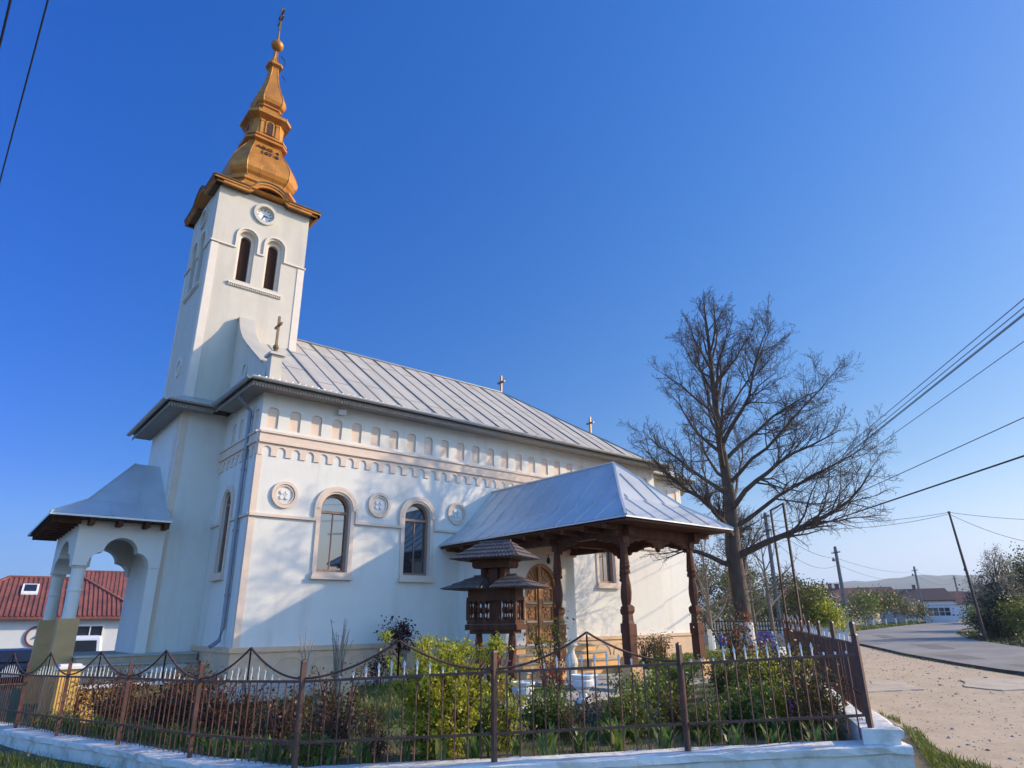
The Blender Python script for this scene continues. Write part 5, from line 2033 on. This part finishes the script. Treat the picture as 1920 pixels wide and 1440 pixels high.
q_ = np.array([(0, 1, 5, 4), (1, 2, 6, 5), (2, 3, 7, 6), (3, 0, 4, 7), (4, 5, 6, 7)])
Fp = (np.arange(n_)[:, None, None] * 8 + q_[None]).reshape(-1, 4)
tag(np_mesh('gravel', Vp, Fp, mat('pebble', (.3, .26, .2), .9, island=[(.12, .10, .08), (.30, .26, .20), (.42, .37, .30), (.20, .16, .12)])), kind='stuff')
grass('weeds', [(13.4, 6.4), (16, 8.1), (20, 10.6), (26, 14.2), (26, 14.8), (19, 10.6), (13.6, 7.2)], 1800, .04, .16, ground_z, 51)
grass('weeds', [(23.3, 6.4), (25.4, 8.3), (29.3, 11.4), (33.2, 14.0), (33, 14.5), (29.2, 11.8), (25.2, 8.7), (23.1, 6.8)], 500, .03, .09, ground_z, 52)


PATCH = mat('asphalt_repair', (0.155, 0.147, 0.135), .9, .15, 10, .5, 50)
for k, pl_ in enumerate(([(27.5, 8.2), (29.6, 9.6), (29.0, 10.4), (27.0, 9.0)], [(33.5, 11.0), (37.5, 13.3), (37.0, 14.2), (33.2, 12.0)], [(25.2, 5.8), (26.0, 6.4), (25.4, 7.1), (24.6, 6.5)], [(44, 17.5), (49, 20.2), (48.6, 20.9), (43.8, 18.3)])):
    rgp = random.Random(k)
    out = []
    for i, a_ in enumerate(pl_):
        b_ = pl_[(i + 1) % 4]
        for j in range(4):
            t = j / 4
            out.append((a_[0] + (b_[0] - a_[0]) * t + rgp.uniform(-.08, .08), a_[1] + (b_[1] - a_[1]) * t + rgp.uniform(-.08, .08)))
    sheet('asphalt_patch', out, lambda x, y: ground_z(x, y) + .0895, PATCH, 2.5)


# ---- trees
def branchy(mb, p, d, length, r, level, rg_, cfg, tips):
    n = cfg['seg'][level]
    P, Rr = [p.copy()], [r]
    d = d.normalized()
    q = p.copy()
    rend = max(cfg['rmin'], r * cfg['taper'][level])
    dirs = [d.copy()]
    for i in range(n):
        t = (i + 1) / n
        d = (d + Vector((rg_.gauss(0, 1), rg_.gauss(0, 1), rg_.gauss(0, 1))) * cfg['wob'][level] + Vector((0, 0, 1)) * cfg['up'][level] * (t if level == 1 else 1)).normalized()
        q = q + d * (length / n)
        P.append(q.copy())
        dirs.append(d.copy())
        Rr.append(r + (rend - r) * t)
    mb.tube(P, Rr, cfg['sides'][level], cap=False)
    if level + 1 >= len(cfg['seg']):
        tips.append(q.copy())
        return
    m = cfg['kids'][level]
    if level > 0:
        m = max(3, int(m * min(1.3, .35 + length / cfg['ref'][level])))
    for k in range(m):
        t = cfg['t0'][level] + (1 - cfg['t0'][level]) * (k + rg_.random()) / m
        f = t * n
        i = min(n - 1, int(f))
        b = P[i].lerp(P[i + 1], f - i)
        dd = dirs[min(n, i + 1)]
        ax = dd.cross(Vector((rg_.gauss(0, 1), rg_.gauss(0, 1), rg_.gauss(0, 1)))).normalized()
        ang = radians(rg_.uniform(*cfg['ang'][level]))
        nd = dd * cos(ang) + ax * sin(ang)
        nl = length * cfg['len'][level] * rg_.uniform(.7, 1.2) * (1.05 - .55 * t)
        nr = max(cfg['rmin'], (r + (rend - r) * t) * cfg['rk'][level])
        branchy(mb, b, nd, nl, nr, level + 1, rg_, cfg, tips)


def big_tree():
    x, y = 16.9, 10.6
    t = thing('big_bare_tree', (x, y, .42), 'big leafless dark tree with white painted foot beside the church', 'tree')
    rg_ = random.Random(77)
    tr = MB()
    H = 11.5
    P = [(x, y, .3), (x, y, .6), (x + .02, y, 2.0), (x - .02, y + .03, 3.4), (x + .03, y - .05, 5.0), (x - .05, y, 6.6), (x + .02, y + .05, 8.2), (x, y, 9.6), (x, y, 10.7), (x, y, H - .2)]
    Rr = [.33, .26, .225, .215, .165, .115, .08, .055, .03, .008]
    tr.tube(P, Rr, 12)
    tr.build('trunk', BARK, t, smooth=True)
    wf_ = MB()
    wf_.lathe([(.345, .32), (.285, .6), (.255, 1.2), (.25, 1.5), (.238, 1.52)], 12, (x, y))
    wf_.build('painted_foot', mat('lime_wash_bark', (.55, .53, .50), .95, .2, 12, .5, 30), t)
    br = MB()
    tips = []
    cfg = dict(seg=[0, 9, 6, 4, 3], sides=[0, 6, 4, 3, 3], wob=[0, .11, .15, .20, .22], up=[0, .07, .07, .06, .05], taper=[0, .12, .25, .35, .6], kids=[0, 16, 11, 8, 0],
               t0=[0, .30, .18, .10], ang=[(0, 0), (24, 52), (26, 60), (25, 65)], len=[0, .42, .44, .50], rk=[0, .50, .52, .6], rmin=.0032, ref=[1, 4.2, 1.8, .8])
    nb = 34
    axis = [(z, Vector(p)) for p, z in zip(P, [p[2] for p in P])]
    for k in range(nb):
        u = k / (nb - 1)
        z = 2.7 + 7.9 * u ** .95
        az = k * 2.39996 + rg_.uniform(-.4, .4)
        # crown: broad low, tapering to the top
        side = .768 * cos(az) - .64 * sin(az)
        uu = (0, .2, .5, .77, 1.0)
        reach = float(np.interp(u, uu, (4.0, 3.9, 3.2, 2.0, .9))) * 1.06 * (1 + .15 * side) * rg_.uniform(.84, 1.06)
        elev = radians(float(np.interp(u, uu, (16, 34, 44, 54, 66))) + rg_.uniform(-8, 8))
        dirv = Vector((cos(az) * cos(elev), sin(az) * cos(elev), sin(elev)))
        b0 = Vector((x, y, z))
        r0 = (.070 * (1 - u) ** .8 + .016) * rg_.uniform(.7, 1.3)
        branchy(br, b0, dirv, reach * 1.06, r0, 1, rg_, cfg, tips)
    # short water shoots on the trunk
    for k in range(60):
        z = rg_.uniform(1.7, 4.2)
        az = rg_.uniform(0, 6.28)
        b0 = Vector((x + .2 * cos(az), y + .2 * sin(az), z))
        e = b0 + Vector((cos(az) * rg_.uniform(.2, .5), sin(az) * rg_.uniform(.2, .5), rg_.uniform(-.05, .45)))
        br.tube([b0, e], [.008, .003], 3, cap=False)
    br.build('branches', BARK, t)
    # opening buds, a thin scatter near the twig ends
    rs = np.random.RandomState(5)
    A = np.array([tuple(q) for q in tips])
    P_ = A[rs.randint(0, len(A), 2400)] + rs.normal(size=(2400, 3)) * .05
    V, F = leaf_arrays(P_, .028, rs)
    np_mesh('buds', V, F, leafmat('opening_bud', [(.05, .04, .02), (.08, .07, .025), (.06, .045, .03)]), t)


big_tree()


def leafy_tree(name, label, loc, h, w, leaf, size, n, seed, trunk_h=.35, tr_r=.1, bark=LBARK, cat='tree', group=None, painted=False, nbr=26, clump=.35, hole=.6, squash=1.0):
    rg_ = random.Random(seed)
    rs = np.random.RandomState(seed)
    x, y, z = loc
    t = thing(name, loc, label, cat, group)
    tr = MB()
    top = Vector((x + rg_.uniform(-.1, .1) * h, y + rg_.uniform(-.05, .05) * h, z + h * .8))
    tr.tube([(x, y, z - .1), (x + rg_.uniform(-.03, .03) * h, y, z + h * trunk_h), tuple(top)], [tr_r, tr_r * .75, tr_r * .15], 7)
    tr.build('trunk', bark, t)
    br = MB()
    C_ = []
    for k in range(nbr):
        u = rg_.random()
        b = Vector((x, y, z + h * (trunk_h * .8 + (.78 - trunk_h * .8) * u)))
        az = k * 2.4 + rg_.uniform(-.3, .3)
        el = radians(rg_.uniform(10, 65))
        L_ = w * .5 * (1.1 - .55 * u) * rg_.uniform(.7, 1.1)
        d = Vector((cos(az) * cos(el), sin(az) * cos(el), sin(el) * squash))
        m = b + d * L_ * .5 + Vector((0, 0, -.02 * h))
        e = b + d * L_ + Vector((0, 0, .05 * h))
        br.tube([b, m, e], [tr_r * .3, tr_r * .18, tr_r * .05], 4, cap=False)
        for j in range(5):
            s_ = m.lerp(e, rg_.random())
            e2 = s_ + Vector((rg_.gauss(0, 1), rg_.gauss(0, 1), abs(rg_.gauss(0, .8)))) * w * .10
            br.tube([s_, e2], [tr_r * .08, tr_r * .03], 3, cap=False)
            C_.append(tuple(e2))
        C_.append(tuple(e))
    br.build('branches', bark, t)
    C_ = np.array(C_)
    keep = rs.uniform(size=len(C_)) < hole + .2
    C_ = C_[keep]
    P = C_[rs.randint(0, len(C_), n)] + rs.normal(size=(n, 3)) * clump * np.array([1, 1, .8])
    V, F = leaf_arrays(P, size, rs, asp=.7)
    np_mesh('crown', V, F, leaf, t)
    if painted:
        wf_ = MB()
        wf_.lathe([(tr_r * 1.1, z - .05), (tr_r * 1.02, z + .75)], 8, (x, y))
        wf_.build('painted_foot', WHITEC, t)
    return t


# behind the big tree
def bare_tree(name, label, loc, h, seed, r=.12, kids=(14, 7, 5), bark=LBARK, spread=.5, painted=False, fork=.25, group=None):
    rg_ = random.Random(seed)
    x, y, z = loc
    t = thing(name, loc, label, 'tree', group)
    tr = MB()
    tr.tube([(x, y, z - .1), (x, y, z + h * fork), (x + .05 * h * rg_.uniform(-1, 1), y, z + h * .6), (x, y, z + h * .95)], [r, r * .85, r * .4, r * .08], 8)
    tr.build('trunk', bark, t)
    br = MB()
    tips = []
    cfg = dict(seg=[0, 6, 4, 3], sides=[0, 5, 3, 3], wob=[0, .10, .16, .2], up=[0, .10, .10, .08], taper=[0, .2, .3, .5], kids=[0, kids[1], kids[2], 0], t0=[0, .25, .15], ang=[(0, 0), (25, 55), (25, 60)],
               len=[0, .45, .5], rk=[0, .5, .55], rmin=.006, ref=[1, h * .45, h * .2])
    for k in range(kids[0]):
        u = k / (kids[0] - 1)
        az = k * 2.4
        el = radians(28 + 40 * u)
        branchy(br, Vector((x, y, z + h * (fork + (.85 - fork) * u))), Vector((cos(az) * cos(el), sin(az) * cos(el), sin(el))), h * spread * (1 - .65 * u), r * .5 * (1 - .7 * u), 1, rg_, cfg, tips)
    br.build('branches', bark, t)
    if painted:
        wf_ = MB()
        wf_.lathe([(r * 1.12, z - .05), (r * 1.02, z + .8)], 8, (x, y))
        wf_.build('painted_foot', WHITEC, t)
    return t, tips


bt, tips = bare_tree('bare_tree', 'small bare tree with white painted trunk behind the right porch post', (25.2, 17.4, .42), 4.9, 5, .13, (12, 8, 6), painted=True, spread=.55, fork=.2)
rs = np.random.RandomState(2)
A = np.array([tuple(q) for q in tips])
V, F = leaf_arrays(A[rs.randint(0, len(A), 1500)] * np.array([1, 1, 1]) + rs.normal(size=(1500, 3)) * .1, .07, rs)
np_mesh('sparse_leaves', V, F, L_TREE2, bt)
bare_tree('bare_tree', 'thin bare tree leaning beside the concrete pole behind big trunk', (31.5, 18.2, .45), 5.6, 9, .12, (10, 7, 5), spread=.5, fork=.3)
bare_tree('bare_tree', 'thin bare sapling between the big trunk and concrete pole', (28.0, 17.0, .45), 4.2, 12, .07, (9, 6, 5), spread=.4, fork=.3)
bush('forsythia', 'yellow flowering forsythia beyond the right porch post', 'shrub', 81, 1.9, 1.5, L_YEL, .09, 700, 12, clumps=40, bare=.3, loc=(27.6, 20.2, .45), spread=.2)
BG = [(34.5, 24.5, 4.4, 4.2, L_TREE2, 'olive green tree behind the white trunked bare tree'), (36.2, 22.6, 3.6, 3.8, L_TREE1, 'green tree just left of the big trunk in the background'),
      (38.5, 21.2, 3.4, 3.6, L_TREE2, 'olive bushy tree right of the big trunk in the background'), (40.2, 20.6, 3.0, 3.0, L_TREE1, 'bright green bushy tree behind the twin metal uprights'),
      (39.6, 19.4, 1.9, 2.0, L_EUO, 'low yellow green tree at the end of the side fence'), (42.0, 26.5, 4.3, 5.0, L_TREE2, 'tall olive tree at the back of the churchyard'), (44.5, 23.0, 3.2, 4.0, L_DARK, 'dark green tree low behind the olive trees')]
for k, (x, y, h, w, lf_, lab) in enumerate(BG):
    leafy_tree('background_tree', lab, (x, y, ground_z(x, y)), h, w, lf_, .15, 2600, 100 + k, trunk_h=.2, tr_r=.09, clump=.28)
leafy_tree('blossom_tree', 'round white blossoming tree left of the tall lattice pole', (55.5, 26.9, ground_z(55, 26)), 2.5, 3.0, L_BLOS, .13, 1700, 120, trunk_h=.25, tr_r=.07, clump=.28)
OR = [(62, 28.6, 2.4, 2.6, L_TREE1, 'small pale green orchard tree right of the tall lattice pole'), (68.5, 29.9, 3.0, 3.6, L_TREE1, 'round green orchard tree in front of the red roof'),
      (72.5, 30.9, 3.2, 3.8, L_TREE2, 'olive orchard tree with leaning white trunk'), (76.5, 31.3, 3.3, 3.6, L_TREE1, 'green orchard tree before the long dark roof'),
      (80.5, 31.9, 3.4, 3.8, L_TREE2, 'olive orchard tree near the white bus shelter'), (84.3, 32.3, 2.9, 3.0, L_BLOS2, 'cream blossoming orchard tree beside the bus shelter'), (87.5, 32.2, 2.2, 2.4, L_TREE2, 'smallest dull orchard tree against the bus shelter')]
for k, (x, y, h, w, lf_, lab) in enumerate(OR):
    leafy_tree('orchard_tree', lab, (x, y, ground_z(x, y)), h * .85, w, lf_ if k % 3 else L_TREE2, .22, 1300, 130 + k, trunk_h=.3, tr_r=.09, clump=.36, painted=True, group='orchard trees along the road')
bl_t, tips = bare_tree('blossom_tree', 'cream blossoming bare branched tree above the dark hedge at right', (46.8, 12.5, .35), 4.9, 31, .16, (16, 9, 6), bark=BARK, spread=.5, fork=.12)
A = np.array([tuple(q) for q in tips])
V, F = leaf_arrays(A[rs.randint(0, len(A), 5200)] + rs.normal(size=(5200, 3)) * .13, .085, rs)
np_mesh('blossoms', V, F, L_BLOS2, bl_t)
leafy_tree('hedge_shrub', 'dense dark evergreen shrub at the foot of the cream blossoming tree', (46.4, 12.5, .3), 2.3, 1.7, L_DARK, .12, 6000, 140, trunk_h=.05, tr_r=.08, cat='shrub', clump=.34, bark=BARK)
leafy_tree('hedge_shrub', 'dark low hedge shrub left of the blossoming tree', (46.9, 13.4, .35), 1.25, 1.5, L_DARK, .12, 3500, 141, trunk_h=.05, tr_r=.06, cat='shrub', clump=.28, bark=BARK)
leafy_tree('evergreen_tree', 'tall dark evergreen tree at the right edge', (50.5, 11.9, .4), 4.8, 3.2, L_TREE2, .14, 5200, 142, trunk_h=.15, tr_r=.12, clump=.4, bark=BARK)
leafy_tree('evergreen_tree', 'dark rounded tree further behind the blossoming tree', (62, 16.6, .5), 2.9, 4.0, L_DARK, .2, 6000, 143, trunk_h=.1, tr_r=.12, clump=.55, bark=BARK)
leafy_tree('shrub', 'sunlit yellow green shrub at the right edge beside the road', (44.8, 11.3, .3), 2.0, 2.1, L_TREE1, .11, 3600, 144, trunk_h=.1, tr_r=.06, cat='shrub', clump=.28)
leafy_tree('shrub', 'small sunlit bush beside the leaning pole', (56.5, 16.9, .5), 1.2, 2.2, L_TREE1, .14, 1500, 145, trunk_h=.1, tr_r=.05, cat='shrub', clump=.3)
leafy_tree('roadside_tree', 'tree beside the road just outside the right edge of the view', (48.5, 3.5, .2), 5.2, 4.5, L_DARK, .16, 4500, 146, trunk_h=.3, tr_r=.14, clump=.5, bark=BARK)
# far-off growth
rs = np.random.RandomState(9)
C_ = []
for k in range(90):
    a = radians(rs.uniform(15, 48))
    r = rs.uniform(150, 210)
    C_.append((r * cos(a), r * sin(a), 1.1 + rs.uniform(.5, 3.2)))
C_ = np.array(C_)
P = C_[rs.randint(0, len(C_), 9000)] + rs.normal(size=(9000, 3)) * np.array([2.2, 2.2, .9])
V, F = leaf_arrays(P, .8, rs)
tag(np_mesh('treeline', V, F, L_TREE2), kind='stuff')

# ------------------------------------------------------------------ houses, bus shelter, cars
TILE = mat('red_roof_tile', (0.235, 0.075, 0.055), .8, .25, 3, col2=(.155, .052, .043), c2scale=1.2)
BTILE = mat('brown_roof_tile', (0.22, 0.085, 0.05), .85, .25, 2, col2=(.13, .06, .045), c2scale=.8)
DTILE = mat('dark_roof_tile', (0.065, 0.035, 0.032), .85, .25, 2)
HWALL = mat('house_plaster', (0.62, 0.63, 0.64), .9, .04, 2)
HWALL2 = mat('cream_house_plaster', (0.60, 0.55, 0.45), .9, .06, 2)
REDP = mat('red_painted_band', (0.50, 0.12, 0.11), .9, .08, 3)
DGLASS = mat('dark_glass', (0.02, 0.024, 0.03), .08, .1, 2, spec=.8)


def house(name, label, loc, rotz, w, d, eave, ridge, wall_m, roof_m, hip=0.0, windows=(), over=.35, tiles=0, chimneys=(), cat='house'):
    """local axes: front wall at y=0 looking to -y, w along x"""
    t = local_thing(name, loc, label, cat, rotz=rotz)
    b = MB()
    b.box(-w / 2, w / 2, 0, d, -1.0, eave)
    if hip == 0:
        b.prism([(0, eave), (d, eave), (d / 2, ridge - .05)], lambda u, v, ww: (ww, u, v), -w / 2, w / 2)
    b.build('wall', wall_m, t)
    r = MB()
    x0, x1, y0, y1 = -w / 2 - over, w / 2 + over, -over, d + over
    rx0, rx1 = x0 + hip, x1 - hip
    ym = d / 2
    ez = eave - .02
    V_ = [(x0, y0, ez), (x1, y0, ez), (x1, y1, ez), (x0, y1, ez), (rx0, ym, ridge), (rx1, ym, ridge)]
    r.add(V_, [(0, 1, 5, 4), (2, 3, 4, 5), (1, 2, 5), (3, 0, 4)] if hip else [(0, 1, 5, 4), (2, 3, 4, 5)])
    r.add([(x0, y0, ez - .14), (x1, y0, ez - .14), (x1, y1, ez - .14), (x0, y1, ez - .14), (x0, y0, ez), (x1, y0, ez), (x1, y1, ez), (x0, y1, ez)], [(0, 1, 5, 4), (1, 2, 6, 5), (2, 3, 7, 6), (3, 0, 4, 7), (3, 2, 1, 0)])
    if tiles:
        n = int((x1 - x0) / tiles)
        for i in range(n):                                  # rolls of the tile sheets
            x = x0 + (i + .5) * (x1 - x0) / n
            k = 1.0
            if hip:
                k = min(1.0, (x - x0) / hip, (x1 - x) / hip)
            r.beam((x, y0 - .02, ez + .02), (x, y0 + (ym - y0) * k, ez + (ridge - ez) * k + .02), (x1 - x0) / n * .5, .05)
        r.beam((rx0, ym, ridge + .05), (rx1, ym, ridge + .05), .18, .12)
        if hip:
            r.beam((x0, y0, ez + .05), (rx0, ym, ridge + .05), .18, .1)
            r.beam((x1, y0, ez + .05), (rx1, ym, ridge + .05), .18, .1)
    rf_ = r.build('roof', roof_m, t)
    for (u, z, ww, hh) in windows:
        f = MB()
        f.ribbon([(u - ww / 2, z), (u + ww / 2, z), (u + ww / 2, z + hh), (u - ww / 2, z + hh)], .045, lambda a, v, q: (a, -q, v), 0, .06, closed=True)
        f.prism([(u - .03, z + .045), (u + .03, z + .045), (u + .03, z + hh - .045), (u - .03, z + hh - .045)], lambda a, v, q: (a, -q, v), 0, .055)
        wn_ = f.build('window', WHITEC, t)
        p = MB()
        p.box(u - ww / 2 + .04, u + ww / 2 - .04, -.02, .01, z + .04, z + hh - .04)
        p.build('pane', DGLASS, wn_)
    for (cx, cy, cz) in chimneys:
        c_ = MB()
        c_.box(cx - .22, cx + .22, cy - .22, cy + .22, cz - 1.0, cz)
        c_.box(cx - .27, cx + .27, cy - .27, cy + .27, cz, cz + .08)
        c_.build('chimney', BTILE, rf_)
    return t


H1 = house('tiled_house', 'white house with red hip roof, skylight and red scalloped band', (4.4, 46.5, -.55), radians(-5), 9.6, 7.5, 2.75, 5.0, HWALL, TILE, hip=3.4, tiles=.24, over=.5,
           windows=((-2.95, 1.0, 1.6, 1.0), (2.5, 1.2, 1.3, 1.05)), chimneys=((-3.2, 3.8, 4.6),))
b = MB()
pl = [(-4.9, .25)]
for i in range(17):
    x = -4.9 + i * .57
    pl += [(x + .10, .25), (x + .285, .62), (x + .47, .25)]
pl += [(4.85, .25), (4.85, .85), (-4.9, .85)]
b.prism(pl, lambda u, v, w: (u, -w, v), .002, .03)
b.build('scalloped_band', REDP, H1)
b = MB()
b.ribbon(circle(.05, 1.7, .52, 28), .05, lambda u, v, w: (u, -w, v), 0, .07, closed=True)
b.ribbon([(-.10, 1.6), (.12, 1.8)], .035, lambda u, v, w: (u, -w, v), 0, .06)
b.build('ring_ornament', mat('dark_red_paint', (.14, .03, .03), .7), H1)
sk = MB()
sl_ = (5.0 - 2.73) / (3.75 + .5)
def rs_(x, y): return (x, y, 2.75 + (y + .5) * sl_ + .03)
A_ = [rs_(-1.15, 1.7), rs_(-.35, 1.7), rs_(-.35, 2.7), rs_(-1.15, 2.7)]
sk.hexa([Vector(p) for p in A_] + [Vector(p) + Vector((0, 0, .12)) for p in A_])
skl = sk.build('skylight', WHITEC, H1)
sk = MB()
A_ = [rs_(-1.05, 1.85), rs_(-.45, 1.85), rs_(-.45, 2.6), rs_(-1.05, 2.6)]
sk.hexa([Vector(p) + Vector((0, 0, .1)) for p in A_] + [Vector(p) + Vector((0, 0, .13)) for p in A_])
sk.build('pane', DGLASS, skl)
house('tiled_house', 'second red tiled roof rising behind the left house', (12.8, 62, -.5), radians(-8), 9.0, 8.5, 3.2, 6.5, HWALL, TILE, hip=0.0, tiles=.3)

house('brown_roofed_house', 'brown hip roofed house left of the tall lattice pole', (77, 37.5, 1.0), radians(-62), 8.5, 6, 2.3, 3.9, HWALL2, BTILE, hip=2.2, windows=((-2, .8, 1, 1.1), (1, .8, 1, 1.1)), chimneys=((1.5, 3, 4.3),))
house('red_roofed_house', 'weathered red roofed house behind the orchard trees', (85, 38.5, 1.1), radians(-66), 11, 7, 2.3, 4.1, HWALL, BTILE, hip=1.0, windows=((-3, .8, 1, 1.2), (0, .8, 1, 1.2), (3, .8, 1, 1.2)), chimneys=((-2, 3.5, 4.6),))
house('long_dark_house', 'long low house with dark roof beyond the orchard', (112, 45, 1.3), radians(-68), 17, 8, 2.7, 4.5, HWALL2, DTILE, hip=.8, windows=((-5, .9, 1, 1.2), (-2, .9, 1, 1.2), (2, .9, 1, 1.2)), chimneys=((4, 4, 5.0),))
house('far_house', 'small red roofed house just behind the bus shelter', (132, 45, 1.4), radians(-70), 8, 7, 2.3, 4.4, HWALL, BTILE, windows=((0, .9, 1.2, 1.2),))
house('far_house', 'small slate dark roofed house right of the red one far away', (146, 47.5, 1.5), radians(-70), 8, 7, 2.4, 4.6, HWALL, DTILE, windows=((0, .9, 1.2, 1.2),))
house('grey_house', 'pale house half hidden behind the dark trees at right', (86, 20, .9), radians(-80), 9, 7, 2.6, 4.2, HWALL, DTILE, hip=2, windows=((-2, .9, 1, 1.2), (2, .9, 1, 1.2)))

# garden wall of the orchard
ow = thing('garden_wall', (74, 34, .9), 'pale garden wall behind the orchard trees', 'wall')
b = MB()
b.beam((60, 31.4, 1.25), (90, 36.0, 1.55), .2, 1.5)
b.build('wall', HWALL2, ow)

# bus shelter
bs = local_thing('bus_shelter', (91.5, 31.2, ground_z(91, 31)), 'small white bus shelter with wide window and flat roof', 'bus shelter', rotz=radians(-58))
b = MB()
mpF = lambda u, v, w: (u, -w, v)
b.plate([(-1.75, 0), (1.75, 0), (1.75, 2.1), (-1.75, 2.1)], [[(-1.2, .85), (1.2, .85), (1.2, 1.75), (-1.2, 1.75)]], mpF, 0, .15)
b.box(-1.75, -1.6, .0, 2.0, 0, 2.1)
b.box(-1.75, 1.75, 1.9, 2.05, 0, 2.1)
b.build('wall', HWALL, bs)
b = MB()
for x in (-1.2, -.6, 0, .6, 1.2):
    b.box(x - .03, x + .03, .02, .08, .85, 1.75)
b.box(-1.2, 1.2, .03, .07, 1.28, 1.32)
b.build('window', WHITEC, bs)
b = MB()
b.box(-1.2, 1.2, .075, .1, .86, 1.74)
b.build('pane', DGLASS, bs)
b = MB()
b.box(-1.95, 1.95, -.2, 2.2, 2.1, 2.26)
b.build('roof', HWALL, bs)
b = MB()
for y in (.1, 1.75):
    b.box(1.62, 1.76, y, y + .12, 0, 2.1)
b.beam((1.69, .2, .2), (1.69, 1.75, 1.9), .06, .06)
b.beam((1.69, 1.75, .2), (1.69, .2, 1.9), .06, .06)
b.build('side_lattice', WHITEC, bs)


def car(name, label, loc, rotz, body, L_, W_, Hh, van=False):
    t = local_thing(name, loc, label, 'car' if not van else 'van', rotz=rotz)
    # local: rear looks to -y, x = width
    h0 = .28
    if van:
        prof = [(0, h0), (0, .75), (.06, 1.0), (.18, Hh - .12), (.35, Hh), (L_ - 1.5, Hh), (L_ - .9, 1.05), (L_ - .15, .92), (L_, .7), (L_, h0)]
    else:
        prof = [(0, h0), (0, .72), (.10, .92), (.45, .96), (.95, Hh - .06), (1.3, Hh), (L_ - 2.1, Hh), (L_ - 1.25, .95), (L_ - .2, .80), (L_, .6), (L_, h0)]
    b = MB()
    R_ = []
    for s_, k in ((-1, 0.93), (-1, 1.0), (1, 1.0), (1, .93)):
        pass
    n = len(prof)
    secs = []
    for x, ins in ((-W_ / 2, .10), (-W_ / 2 + .12, 0), (W_ / 2 - .12, 0), (W_ / 2, .10)):
        sec = []
        for (y, z) in prof:
            tz = max(0, (z - .75) / (Hh - .75))
            sx = x * (1 - .16 * tz)
            zz = z - (ins * .5 if z > Hh * .8 else 0)
            yy = y + (ins if y < L_ / 2 else -ins)
            sec.append((sx, yy, zz))
        secs.append(sec)
    b.rings(secs)
    b.build('body', body, t, smooth=False)
    g_ = MB()
    if van:
        g_.hexa([(-.62, .045, 1.02), (.62, .045, 1.02), (.56, .13, Hh - .2), (-.56, .13, Hh - .2), (-.62, .095, 1.02), (.62, .095, 1.02), (.56, .2, Hh - .2), (-.56, .2, Hh - .2)])
    else:
        g_.hexa([(-.60, .44, .985), (.60, .44, .985), (.52, .88, Hh - .08), (-.52, .88, Hh - .08), (-.6, .55, .98), (.6, .55, .98), (.52, .95, Hh - .12), (-.52, .95, Hh - .12)])
    g_.build('rear_window', DGLASS, t)
    for x in (-W_ / 2 + .12, W_ / 2 - .12):
        for y in (.75, L_ - .8):
            w_ = MB()
            ringp = [[(x + dx, y + r * cos(2 * pi * k / 18), .31 + r * sin(2 * pi * k / 18)) for k in range(18)] for dx, r in ((-.11, .27), (-.11, .31), (.11, .31), (.11, .27))]
            w_.rings(ringp)
            w_.build('wheel', WIRE, t)
    for s_ in (-1, 1):
        l_ = MB()
        x = s_ * (W_ / 2 - .15)
        l_.box(x - .09, x + .09, -.02, .08, .72, .72 + (.45 if van else .16))
        l_.build('tail_light', mat('tail_light_red', (.30, .02, .02), .2), t)
    p = MB()
    p.box(-.26, .26, -.025, .02, .50 if not van else .62, .61 if not van else .73)
    p.build('number_plate', WHITEC, t)
    bm_ = MB()
    bm_.box(-W_ / 2 + .06, W_ / 2 - .06, -.07, .1, .30, .50)
    bm_.build('bumper', WIRE if van else body, t)
    return t


car('parked_car', 'black saloon car parked outside the left house', (2.45, 31.4, -.55), radians(-4), mat('black_car_paint', (.012, .012, .018), .12, .05, 2, spec=.7), 4.3, 1.75, 1.42)
car('parked_van', 'white small van parked seen through the porch arch', (5.4, 37.6, -.62), radians(-6), mat('pale_blue_white_paint', (.62, .66, .74), .2, .03, 2, spec=.6), 4.3, 1.8, 1.85, van=True)

# ------------------------------------------------------------------ the air between here and the hills
hzb = MB()
hzb.box(-300, 2600, -600, 2300, -4.5, 84)
HZ = bpy.data.materials.new('haze_air')
HZ.use_nodes = True
HZ.node_tree.nodes.clear()
ho = HZ.node_tree.nodes.new('ShaderNodeOutputMaterial')
hv_ = HZ.node_tree.nodes.new('ShaderNodeVolumePrincipled')
hv_.inputs['Color'].default_value = (0.72, 0.84, 1.0, 1)
hv_.inputs['Density'].default_value = 0.00032
hv_.inputs['Anisotropy'].default_value = 0.2
HZ.node_tree.links.new(hv_.outputs[0], ho.inputs['Volume'])
tag(hzb.build('haze', HZ), kind='stuff')
